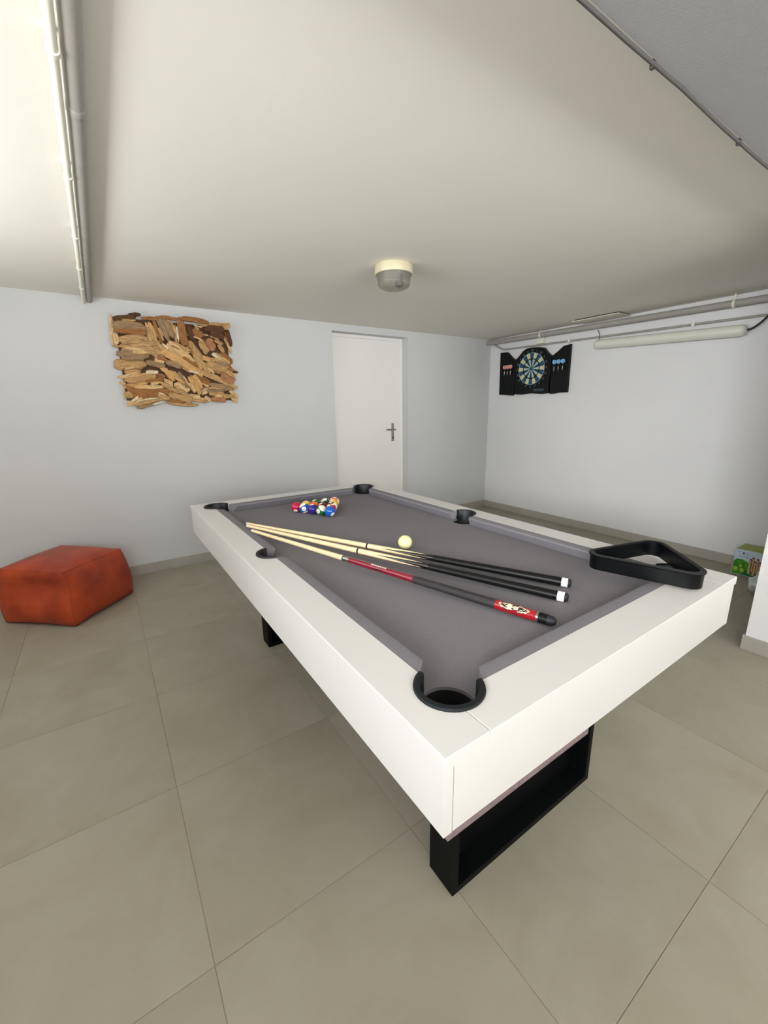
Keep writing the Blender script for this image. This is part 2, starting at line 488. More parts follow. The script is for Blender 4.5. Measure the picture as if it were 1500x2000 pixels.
for sx in (1, -1):
    for sy in (1, -1):
        cx, cy = mx([CC], sx, sy)[0]
        a0, a1 = mir(aA + 2, sx, sy), mir(aC - 2, sx, sy)
        if sx * sy < 0:
            a0, a1 = a1, a0
        while a1 < a0:
            a1 += 360
        while a1 - a0 > 360:
            a1 -= 360
        pocket(cx, cy, a0, a1)
pocket(X0 + SCX, YM, aS + 1, 359 - aS, SR / CR)
pocket(X1 - SCX, YM, -(180 - aS) + 1, 180 - aS - 1, SR / CR)

# legs: two black box frames with a recessed panel
LX0, LX1 = X0 + 0.26, X1 - 0.26
for ya, rec in ((-3.219, 0.060), (-1.713, 0.060)):
    yb = ya + 0.098; tk = 0.022
    bm = bmesh.new()
    o_ = [(LX0, 0.0), (LX1, 0.0), (LX1, 0.6498), (LX0, 0.6498)]
    i_ = [(LX0 + tk, tk), (LX1 - tk, tk), (LX1 - tk, 0.6498 - tk), (LX0 + tk, 0.6498 - tk)]
    V = {}
    for nm, L_, y_ in (('of', o_, ya), ('ob', o_, yb), ('if', i_, ya), ('ib', i_, yb)):
        V[nm] = [bm.verts.new((x_, y_, z_)) for x_, z_ in L_]
    for k in range(4):
        j = (k + 1) % 4
        bm.faces.new((V['of'][k], V['of'][j], V['if'][j], V['if'][k]))
        bm.faces.new((V['ob'][k], V['ob'][j], V['ib'][j], V['ib'][k]))
        bm.faces.new((V['of'][k], V['of'][j], V['ob'][j], V['ob'][k]))
        bm.faces.new((V['if'][k], V['if'][j], V['ib'][j], V['ib'][k]))
    bmesh.ops.recalc_face_normals(bm, faces=bm.faces[:])
    bev(bm, 0.0012)
    leg = from_bm('leg', bm, M_blk, table, smooth=40)
    box('leg_panel', LX0 + tk, LX1 - tk, ya + rec, ya + rec + 0.012, tk, 0.6498 - tk, M_blk, leg)

# ================================================================ BALLS
BR = 0.0286
def ball_material(nm, col, stripe):
    m = mat(nm, col, 0.12, spec=0.5, coat=0.3)
    nt = m.node_tree; N = nt.nodes; L = nt.links; b = N['Principled BSDF']
    tc = N.new('ShaderNodeTexCoord'); sp = N.new('ShaderNodeSeparateXYZ'); L.new(tc.outputs['Object'], sp.inputs[0])
    def math_(op, a, v):
        n = N.new('ShaderNodeMath'); n.operation = op
        if hasattr(a, 'node'):
            L.new(a, n.inputs[0])
        else:
            n.inputs[0].default_value = a
        n.inputs[1].default_value = v
        return n.outputs[0]
    ax = math_('ABSOLUTE', sp.outputs[0], 0); az = math_('ABSOLUTE', sp.outputs[2], 0)
    spot = math_('GREATER_THAN', ax, BR * 0.905)
    mix = N.new('ShaderNodeMix'); mix.data_type = 'RGBA'
    mix.inputs[6].default_value = col; mix.inputs[7].default_value = rgb(240, 232, 205)
    if stripe:
        cap = math_('GREATER_THAN', az, BR * 0.56)
        mxm = N.new('ShaderNodeMath'); mxm.operation = 'MAXIMUM'; L.new(spot, mxm.inputs[0]); L.new(cap, mxm.inputs[1])
        L.new(mxm.outputs[0], mix.inputs[0])
    else:
        L.new(spot, mix.inputs[0])
    L.new(mix.outputs[2], b.inputs['Base Color'])
    return m
def sphere_mesh(name, m):
    bm = bmesh.new(); bmesh.ops.create_uvsphere(bm, u_segments=32, v_segments=18, radius=BR)
    me = bpy.data.meshes.new(name); bm.to_mesh(me); bm.free(); me.materials.append(m); me.shade_smooth()
    return me
CAMD = (Vector((-4.209, -3.832, 1.312)) - Vector((-3.3, -1.8, 0.79))).normalized()
SR_ = Vector((CAMD.y * -1, CAMD.x, 0)).normalized(); SR_ = -SR_ if SR_.dot(Vector((0.83, -0.56, 0))) < 0 else SR_
SU_ = CAMD.cross(SR_) if CAMD.cross(SR_).z > 0 else SR_.cross(CAMD)
def dirn(dx, dy):
    z = 1 - dx * dx - dy * dy
    z = math.sqrt(z) if z > 0 else 0
    return (SR_ * dx + SU_ * dy + CAMD * z).normalized()
BALLCOL = {1: (240, 180, 10), 2: (10, 90, 190), 3: (185, 8, 60), 4: (52, 24, 130), 5: (232, 96, 34), 6: (16, 104, 52), 7: (88, 16, 28), 8: (12, 12, 14)}
CNAME = {1: 'yellow', 2: 'blue', 3: 'crimson', 4: 'purple', 5: 'orange', 6: 'green', 7: 'maroon', 8: 'black'}
bmats = {}
# rack as seen: rows of 5, 4, 3, 2, 1; (ball, where its number spot looks, stripe axis) in plain directions
RACK = [[(3, (-.15, -.78), None), (10, (-.08, -.15), (-.45, .72)), (4, (.2, -1.3), None), (14, (-.66, -.18), (.55, .65)), (2, (.5, -.62), None)],
        [(9, (.2, -1.1), (-.85, -.1)), (5, (-.15, .12), None), (7, (.5, -1.2), None), (11, (-.3, -1.0), (-.9, .1))],
        [(6, (.5, -1.2), None), (8, (.3, -1.2), None), (15, (.2, -1.1), (.8, .2))],
        [(12, (-.8, -.6), (.1, .95)), (1, (.4, -1.2), None)],
        [(13, (-.2, -1.1), (.92, .2))]]
LBL = {3: 'crimson ball numbered 3 at the left corner of the racked balls',
       10: 'blue striped ball numbered 10, second along the front of the rack', 4: 'purple ball in the middle of the front row of the rack',
       14: 'green striped ball numbered 14 in the front row of the rack', 2: 'plain blue ball numbered 2 at the right front corner of the rack',
       9: 'yellow striped ball behind the crimson and blue striped balls', 5: 'plain orange ball showing its number just behind the purple ball',
       7: 'dark maroon ball tucked behind the green striped ball', 11: 'red striped ball tucked directly behind the plain blue ball',
       6: 'plain green ball behind the orange ball in the rack', 8: 'black ball in the heart of the racked balls',
       15: 'maroon striped ball hidden in the middle of the rack, beside the black ball', 12: 'white-capped striped ball just behind the black ball',
       1: 'plain yellow ball near the far right point of the rack', 13: 'orange striped ball at the far point of the racked triangle'}
rd = Vector((0.449, -0.893, 0)).normalized(); rp_ = Vector((-rd.y, rd.x, 0))
mid = Vector((-3.3185, -1.8055, 0))
RSP = BR * 2 + 0.0003
for k, row in enumerate(RACK):
    for i, (nb, sp_, ax_) in enumerate(row):
        n = 5 - k
        c = mid + rd * RSP * (i - (n - 1) / 2) + rp_ * RSP * 0.8662 * k
        base = nb if nb <= 8 else nb - 8
        mm = ball_material('%s_%s_ball_resin' % (CNAME[base], 'striped' if nb > 8 else 'plain'), rgb(*BALLCOL[base]), nb > 8)
        o = bpy.data.objects.new('billiard_ball', sphere_mesh('billiard_ball', mm))
        xd = dirn(*sp_)
        if sp_[0] ** 2 + sp_[1] ** 2 > 1:
            xd = (SR_ * sp_[0] + SU_ * sp_[1] - CAMD * 0.35).normalized()
        zd = dirn(*ax_) if ax_ else Vector((0.1, 0.2, 1))
        zd = (zd - xd * zd.dot(xd)).normalized(); yd = zd.cross(xd)
        o.matrix_world = Matrix(((xd.x, yd.x, zd.x, c.x), (xd.y, yd.y, zd.y, c.y), (xd.z, yd.z, zd.z, BED + BR), (0, 0, 0, 1)))
        COL.objects.link(o)
        tag(o, LBL[nb], 'ball', 'racked balls')
        tv, tf = text_mesh(str(nb), 0.0125 if nb < 10 else 0.0105)
        for sgn in (1, -1):
            # lettering laid on the ball: local y is text right, local z text up
            v3 = [tuple(Vector((sgn * BR, sgn * u_, v_)).normalized() * (BR + 0.00012)) for u_, v_ in tv]
            mesh_obj('number', v3, tf, M_num, o)
cb = bpy.data.objects.new('cue_ball', sphere_mesh('cue_ball', mat('cream_cue_ball_resin', rgb(236, 226, 170), 0.15, var=0.02, vscale=20, coat=0.3)))
cb.location = (-3.260, -2.560, BED + BR); COL.objects.link(cb)
tag(cb, 'plain cream cue ball resting on the grey cloth behind the cues', 'ball')

# ================================================================ CUES
M_maple = mat('pale_maple', rgb(235, 210, 165), 0.32, var=0.08, vscale=9, vdist=(1, 14, 14), coat=0.3)
M_cueblk = mat('black_cue_lacquer', rgb(8, 8, 9), 0.4, var=0.05, vscale=10, spec=0.3)
M_bump = mat('black_rubber_bumper', rgb(20, 22, 30), 0.6, var=0.1, vscale=60)
M_wring = mat('white_cue_ring', rgb(240, 240, 240), 0.3, var=0.02, vscale=60)
M_ferr = mat('ivory_ferrule', rgb(226, 208, 170), 0.35, var=0.03, vscale=60)
M_tip = mat('blue_leather_tip', rgb(70, 90, 120), 0.9, var=0.1, vscale=200)
M_red = mat('crimson_cue_lacquer', rgb(122, 10, 38), 0.16, var=0.12, vscale=14, vdist=(1, 10, 10), coat=0.6)
M_redb = mat('bright_red_cue_lacquer', rgb(150, 8, 22), 0.25, var=0.08, vscale=20, coat=0.5)
M_bone = mat('bone_print', rgb(226, 212, 176), 0.4, var=0.1, vscale=300)
M_scrol = mat('scroll_print', rgb(170, 140, 112), 0.4, var=0.15, vscale=300)
def wrap_material():
    m = mat('speckled_black_linen_wrap', rgb(38, 36, 38), 0.5, var=0.55, vscale=900, bump=0.5, bscale=900)
    return m
M_wrap = wrap_material()
def splice_material(xs_, amp):
    """maple forearm running in long points into the black butt"""
    m = mat('spliced_maple_and_black', rgb(235, 210, 165), 0.25, coat=0.3)
    nt = m.node_tree; N = nt.nodes; L = nt.links; b = N['Principled BSDF']
    tc = N.new('ShaderNodeTexCoord'); sp = N.new('ShaderNodeSeparateXYZ'); L.new(tc.outputs['Object'], sp.inputs[0])
    at = N.new('ShaderNodeMath'); at.operation = 'ARCTAN2'; L.new(sp.outputs[2], at.inputs[0]); L.new(sp.outputs[1], at.inputs[1])
    ad = N.new('ShaderNodeMath'); ad.operation = 'MULTIPLY_ADD'; ad.inputs[1].default_value = 4 / (2 * PI); ad.inputs[2].default_value = 8.2; L.new(at.outputs[0], ad.inputs[0])
    pp = N.new('ShaderNodeMath'); pp.operation = 'PINGPONG'; pp.inputs[1].default_value = 0.5; L.new(ad.outputs[0], pp.inputs[0])
    th = N.new('ShaderNodeMath'); th.operation = 'MULTIPLY_ADD'; th.inputs[1].default_value = amp * 2; th.inputs[2].default_value = xs_; L.new(pp.outputs[0], th.inputs[0])
    gt = N.new('ShaderNodeMath'); gt.operation = 'GREATER_THAN'; L.new(sp.outputs[0], gt.inputs[0]); L.new(th.outputs[0], gt.inputs[1])
    mi = N.new('ShaderNodeMix'); mi.data_type = 'RGBA'; mi.inputs[6].default_value = rgb(10, 10, 11); mi.inputs[7].default_value = rgb(235, 210, 165)
    L.new(gt.outputs[0], mi.inputs[0]); L.new(mi.outputs[2], b.inputs['Base Color'])
    return m
RX = Matrix.Rotation(PI / 2, 4, 'Y')            # lathe axis z -> local x
def cue_root(butt, tip, label):
    B, Tp = Vector(butt), Vector(tip)
    r = tag(empty('pool_cue', B), label, 'cue', 'cues lying on the table')
    d_ = (Tp - B).normalized()
    s_ = d_.cross(Vector((0, 0, 1))).normalized() * -1
    u_ = d_.cross(s_)
    r.matrix_world = Matrix(((d_.x, s_.x, u_.x, B.x), (d_.y, s_.y, u_.y, B.y), (d_.z, s_.z, u_.z, B.z), (0, 0, 0, 1)))
    return r, (Tp - B).length
def rad(x, Lc):
    return 0.0145 + (0.0062 - 0.0145) * min(1, max(0, x / Lc)) ** 1.0
def seg_(name, a, b, Lc, m, parent, extra=0.0, n=6, cap=False):
    prof = [(0, a)] + [(rad(a + (b - a) * i / n, Lc) + extra, a + (b - a) * i / n) for i in range(n + 1)] + [(0, b)]
    bm = bmesh.new(); lathe_bm(bm, prof, 20, RX)
    return from_bm(name, bm, m, parent, smooth=40, world=False)
def bumper(a, b, Lc, parent):
    r0 = rad(b, Lc)
    bm = bmesh.new(); lathe_bm(bm, [(0, a), (r0 * 0.55, a), (r0 * 0.85, a + (b - a) * 0.35), (r0 * 0.97, b), (0, b)], 20, RX)
    from_bm('bumper', bm, M_bump, parent, smooth=40, world=False)
def shaft_end(Lc, parent):
    seg_('ferrule', Lc - 0.027, Lc - 0.007, Lc, M_ferr, parent, n=1)
    bm = bmesh.new(); lathe_bm(bm, [(0, Lc - 0.007), (0.0063, Lc - 0.007), (0.0062, Lc - 0.002), (0.004, Lc), (0, Lc + 0.0005)], 16, RX)
    from_bm('tip', bm, M_tip, parent, smooth=40, world=False)
def house_cue(butt, tip, ring, splice, joint, label):
    r, Lc = cue_root(butt, tip, label)
    bumper(0, ring[0], Lc, r)
    seg_('ring', ring[0], ring[1], Lc, M_wring, r, 0.0002, 1)
    seg_('butt', ring[1], splice - 0.02, Lc, M_cueblk, r)
    seg_('forearm', splice - 0.02, joint - 0.004, Lc, splice_material(splice, 0.20), r)
    seg_('joint_collar', joint - 0.004, joint + 0.003, Lc, M_cueblk, r, 0.0002, 1)
    seg_('shaft', joint + 0.003, Lc - 0.027, Lc, M_maple, r)
    shaft_end(Lc, r)
house_cue((-3.068, -3.162, 0.7748), (-3.717, -1.953, 0.8085), (0.010, 0.028), 0.475, 0.729, 'wooden cue with black butt, the one lying nearest the cream cue ball')
house_cue((-3.166, -3.215, 0.7748), (-3.7265, -1.990, 0.8085), (0.010, 0.029), 0.46, 0.733, 'wooden cue with black butt, lying between the red cue and the other black one')
rc, LC = cue_root((-3.317, -3.277, 0.7748), (-3.731, -2.079, 0.8085), 'crimson and black cue with skull print and dark speckled wrap')
bumper(0, 0.020, LC, rc)
seg_('butt_cap', 0.020, 0.042, LC, M_cueblk, rc, 0, 2)
seg_('ring', 0.042, 0.048, LC, M_chrome, rc, 0.0002, 1)
slv = seg_('butt_sleeve', 0.048, 0.160, LC, M_redb, rc, 0.0, 4)
seg_('wrap', 0.160, 0.431, LC, M_wrap, rc, 0.0003)
fore = seg_('forearm', 0.431, 0.701, LC, M_red, rc)
seg_('joint_collar', 0.701, 0.727, LC, M_chrome, rc, 0.0, 2)
seg_('shaft_collar', 0.727, 0.731, LC, M_cueblk, rc, 0.0002, 1)
seg_('shaft', 0.731, LC - 0.027, LC, M_maple, rc)
shaft_end(LC, rc)
def wrap_poly(name, polys, s0, th0, m, parent, lift):
    """flat print wound on the cue: outlines in (along, around) metres"""
    bm = bmesh.new()
    for poly in polys:
        bm.faces.new([bm.verts.new((x, y, 0)) for x, y in poly])
    bmesh.ops.triangulate(bm, faces=bm.faces[:])
    for _ in range(2):
        long_e = [e_ for e_ in bm.edges if e_.calc_length() > 0.003]
        if long_e:
            bmesh.ops.subdivide_edges(bm, edges=long_e, cuts=1)
            bmesh.ops.triangulate(bm, faces=bm.faces[:])
    for v in bm.verts:
        s_ = s0 + v.co.x; r_ = rad(s_, LC) + lift; th = th0 + v.co.y / r_
        v.co = Vector((s_, r_ * math.cos(th), r_ * math.sin(th)))
    me = bpy.data.meshes.new(name); bm.to_mesh(me); bm.free(); me.materials.append(m)
    return finish(bpy.data.objects.new(name, me), parent)
def ell(cx, cy, rx, ry, n=14, rot=0.0):
    o_ = []
    for i in range(n):
        a_ = 2 * PI * i / n; x_, y_ = rx * math.cos(a_), ry * math.sin(a_)
        o_.append((cx + x_ * math.cos(rot) - y_ * math.sin(rot), cy + x_ * math.sin(rot) + y_ * math.cos(rot)))
    return o_
def strip(pts, w):
    """tapering ribbon outline as quads"""
    out = []; n = len(pts)
    for i in range(n - 1):
        (xa, ya), (xb, yb) = pts[i], pts[i + 1]; l_ = math.hypot(xb - xa, yb - ya) or 1e-6
        nx, ny = -(yb - ya) / l_, (xb - xa) / l_
        wa, wb = w * (1 - 0.7 * i / n), w * (1 - 0.7 * (i + 1) / n)
        out.append([(xa + nx * wa, ya + ny * wa), (xa - nx * wa, ya - ny * wa), (xb - nx * wb, yb - ny * wb), (xb + nx * wb, yb + ny * wb)])
    return out
def curl(cx, cy, r, a0, turns, n=16):
    return [(cx + r * (1 - 0.75 * i / n) * math.cos(a0 + turns * 2 * PI * i / n), cy + r * (1 - 0.75 * i / n) * math.sin(a0 + turns * 2 * PI * i / n)) for i in range(n + 1)]
TH = math.radians(50)                       # side of the cue turned to the viewer
wrap_poly('dark_field', [ell(0, 0, 0.036, 0.0135, 20)], 0.107, TH, M_num, slv, 0.00015)
cur = []
for sx_ in (1, -1):
    for k in range(5):
        cur += strip(curl(sx_ * (0.014 + 0.0062 * k), (-1) ** k * (0.006 - 0.0007 * k), 0.0052 - 0.0004 * k, k + (0 if sx_ > 0 else PI), 0.95 * sx_), 0.0009)
    cur += strip([(sx_ * 0.012, 0.009), (sx_ * 0.026, 0.006), (sx_ * 0.042, 0.0)], 0.0012)
    cur += strip([(sx_ * 0.012, -0.009), (sx_ * 0.026, -0.006), (sx_ * 0.042, 0.0)], 0.0012)
wrap_poly('scrollwork', cur, 0.107, TH, M_bone, slv, 0.0003)
wrap_poly('skull', [ell(0.006, 0, 0.0115, 0.0085, 18), [(-0.004, -0.0055), (-0.004, 0.0055), (-0.014, 0.0042), (-0.014, -0.0042)]], 0.109, TH, M_bone, slv, 0.00045)
wrap_poly('skull_sockets', [ell(0.0005, 0.0042, 0.0033, 0.0026, 10), ell(0.0005, -0.0042, 0.0033, 0.0026, 10), ell(-0.0055, 0, 0.002, 0.0014, 8),
                            [(-0.009, -0.0035), (-0.009, 0.0035), (-0.0098, 0.0035), (-0.0098, -0.0035)]], 0.109, TH, M_num, slv, 0.0006)
# white script and red flourish on the forearm
sg = []
xx = 0.0
for k in range(9):
    h_ = (0.0042, 0.0026, 0.0045, 0.0022, 0.0024, 0.0024, 0.0022, 0.0026, 0.0040)[k]
    sg += strip([(xx, -0.002), (xx + 0.003, h_), (xx + 0.006, -0.0022)], 0.0009)
    sg += strip(curl(xx + 0.004, -0.0004, 0.0022, k, 0.8), 0.0007)
    xx += 0.0072
wrap_poly('script_lettering', [[(-x_, y_) for x_, y_ in q_] for q_ in sg], 0.601, math.radians(72), M_wring, fore, 0.0003)
wrap_poly('dark_flourish', [[(0, -0.004), (0.03, -0.006), (0.05, -0.011), (0.02, -0.010)]], 0.545, math.radians(45), M_num, fore, 0.0002)

# ================================================================ TRIANGLE RACK
def rounded_tri(R, r, n=8):
    out = []
    for k in range(3):
        a_ = math.radians(16.6 + 120 * k)
        c_ = (math.cos(a_) * (R - 2 * r), math.sin(a_) * (R - 2 * r))
        for i in range(n + 1):
            t_ = a_ - PI / 3 + 2 * PI / 3 * i / n
            out.append((c_[0] + r * math.cos(t_), c_[1] + r * math.sin(t_)))
    return out
TC = (-2.851, -3.273); TZ = 0.8085
tri = thing('ball_rack', 'black plastic triangle rack lying on the near right corner of the pool table', 'ball rack', (TC[0], TC[1], TZ))
def tri_ring(name, prof, parent):
    """prof: closed loop of (outward offset, height)"""
    bm = bmesh.new(); loops = []
    for off, z_ in prof:
        loops.append([bm.verts.new((TC[0] + x_, TC[1] + y_, TZ + z_)) for x_, y_ in rounded_tri(0.200 + 2 * off, 0.036 + off)])
    n = len(loops[0])
    for a_, b_ in zip(loops, loops[1:] + loops[:1]):
        for i in range(n):
            bm.faces.new((a_[i], a_[(i + 1) % n], b_[(i + 1) % n], b_[i]))
    return from_bm(name, bm, M_plast, parent, smooth=35)
tri_ring('wall', [(0, 0), (0.001, 0.042), (-0.011, 0.042), (-0.010, 0)], tri)
tri_ring('rim', [(0.001, 0.0421), (0.0045, 0.0425), (0.0055, 0.046), (0.004, 0.0490), (-0.008, 0.0490), (-0.0105, 0.048), (-0.0105, 0.0421)], tri)

# ================================================================ POUF
M_leath = mat('burnt_orange_leather', rgb(160, 56, 26), 0.42, var=0.2, vscale=7, bump=0.25, bscale=120, col2=rgb(184, 72, 34), spec=0.45)
M_seam = mat('dark_orange_piping', rgb(112, 36, 18), 0.5, var=0.1, vscale=30)
PB = [(-4.905, -0.445), (-4.520, -0.785), (-4.175, -0.405), (-4.565, -0.062)]     # foot corners
PT = [(-4.880, -0.445), (-4.530, -0.760), (-4.205, -0.400), (-4.570, -0.100)]
PTZ = [0.365, 0.362, 0.352, 0.372]
pc = Vector((-4.54, -0.425, 0))
pouf = thing('leather_pouf', 'burnt orange leather cube pouf on the floor against the back wall', 'pouf', pc)
def pouf_point(fx, fy, fz):
    """soft cube: fx, fy, fz in 0..1"""
    def bil(Q, s, t):
        return [(Q[0][i] * (1 - s) * (1 - t) + Q[1][i] * s * (1 - t) + Q[2][i] * s * t + Q[3][i] * (1 - s) * t) for i in range(2)]
    lo, hi = bil(PB, fx, fy), bil(PT, fx, fy)
    zt = PTZ[0] * (1 - fx) * (1 - fy) + PTZ[1] * fx * (1 - fy) + PTZ[2] * fx * fy + PTZ[3] * (1 - fx) * fy
    x, y = lo[0] * (1 - fz) + hi[0] * fz, lo[1] * (1 - fz) + hi[1] * fz
    sb = 4 * fz * (1 - fz)
    # sides belly out, edges belly a little too
    k = 1.035 + 0.065 * sb
    x, y = pc.x + (x - pc.x) * k, pc.y + (y - pc.y) * k
    z = (zt + 0.016) * fz
    top = 16 * fx * (1 - fx) * fy * (1 - fy)
    z += 0.030 * top * max(0, fz - 0.5) * 2
    # dent in the front-left side
    if fy < 0.35:
        dent = math.exp(-((fx - 0.62) / 0.33) ** 2 - ((fz - 0.66) / 0.2) ** 2) * (1 - fy / 0.35)
        x += 0.060 * dent * 0.66; y += 0.060 * dent * 0.75
    if fx > 0.65:
        bul = math.exp(-((fy - 0.5) / 0.3) ** 2 - ((fz - 0.42) / 0.3) ** 2) * (fx - 0.65) / 0.35
        x += 0.016 * bul * 0.74; y -= 0.016 * bul * 0.67
    return (x, y, z)
def pouf_panel(face, n=12):
    bm = bmesh.new(); grid = []
    e_ = 0.026
    for i in range(n + 1):
        row = []
        for j in range(n + 1):
            s, t = i / n, j / n
            p_ = {'front': (s, 0, t), 'right': (1, s, t), 'back': (1 - s, 1, t), 'left': (0, 1 - s, t), 'top': (s, t, 1), 'base': (s, 1 - t, 0)}[face]
            v = Vector(pouf_point(*p_))
            d_ = min(s, 1 - s, t, 1 - t)
            if d_ < 0.17:                           # round towards the seams
                q_ = (1 - d_ / 0.17) ** 2 * e_
                c_ = Vector((pc.x, pc.y, 0.18)); v += (c_ - v).normalized() * q_
                v.z = max(v.z, 0.0)
            row.append(bm.verts.new(v))
        grid.append(row)
    for i in range(n):
        for j in range(n):
            bm.faces.new((grid[i][j], grid[i + 1][j], grid[i + 1][j + 1], grid[i][j + 1]))
    me_o = from_bm('leather_panel', bm, M_leath, pouf, smooth=True)
    return me_o
for fc in ('front', 'right', 'back', 'left', 'top', 'base'):
    pouf_panel(fc)
def seam_pts(fn):
    o_ = []
    for i in range(13):
        v = Vector(pouf_point(*fn(i / 12))); c_ = Vector((pc.x, pc.y, 0.18)); v += (c_ - v).normalized() * 0.0255
        v.z = max(v.z, 0.003); o_.append(v)
    return o_
for fn in (lambda s: (s, 0, 1), lambda s: (1, s, 1), lambda s: (s, 1, 1), lambda s: (0, s, 1), lambda s: (0, 0, s), lambda s: (1, 0, s), lambda s: (1, 1, s), lambda s: (0, 1, s)):
    tube('seam', seam_pts(fn), 0.0022, M_leath, pouf, 6)
for fn in (lambda s: (s, 0, 0), lambda s: (1, s, 0), lambda s: (s, 1, 0), lambda s: (0, s, 0)):
    tube('seam', seam_pts(fn), 0.0026, M_seam, pouf, 6)

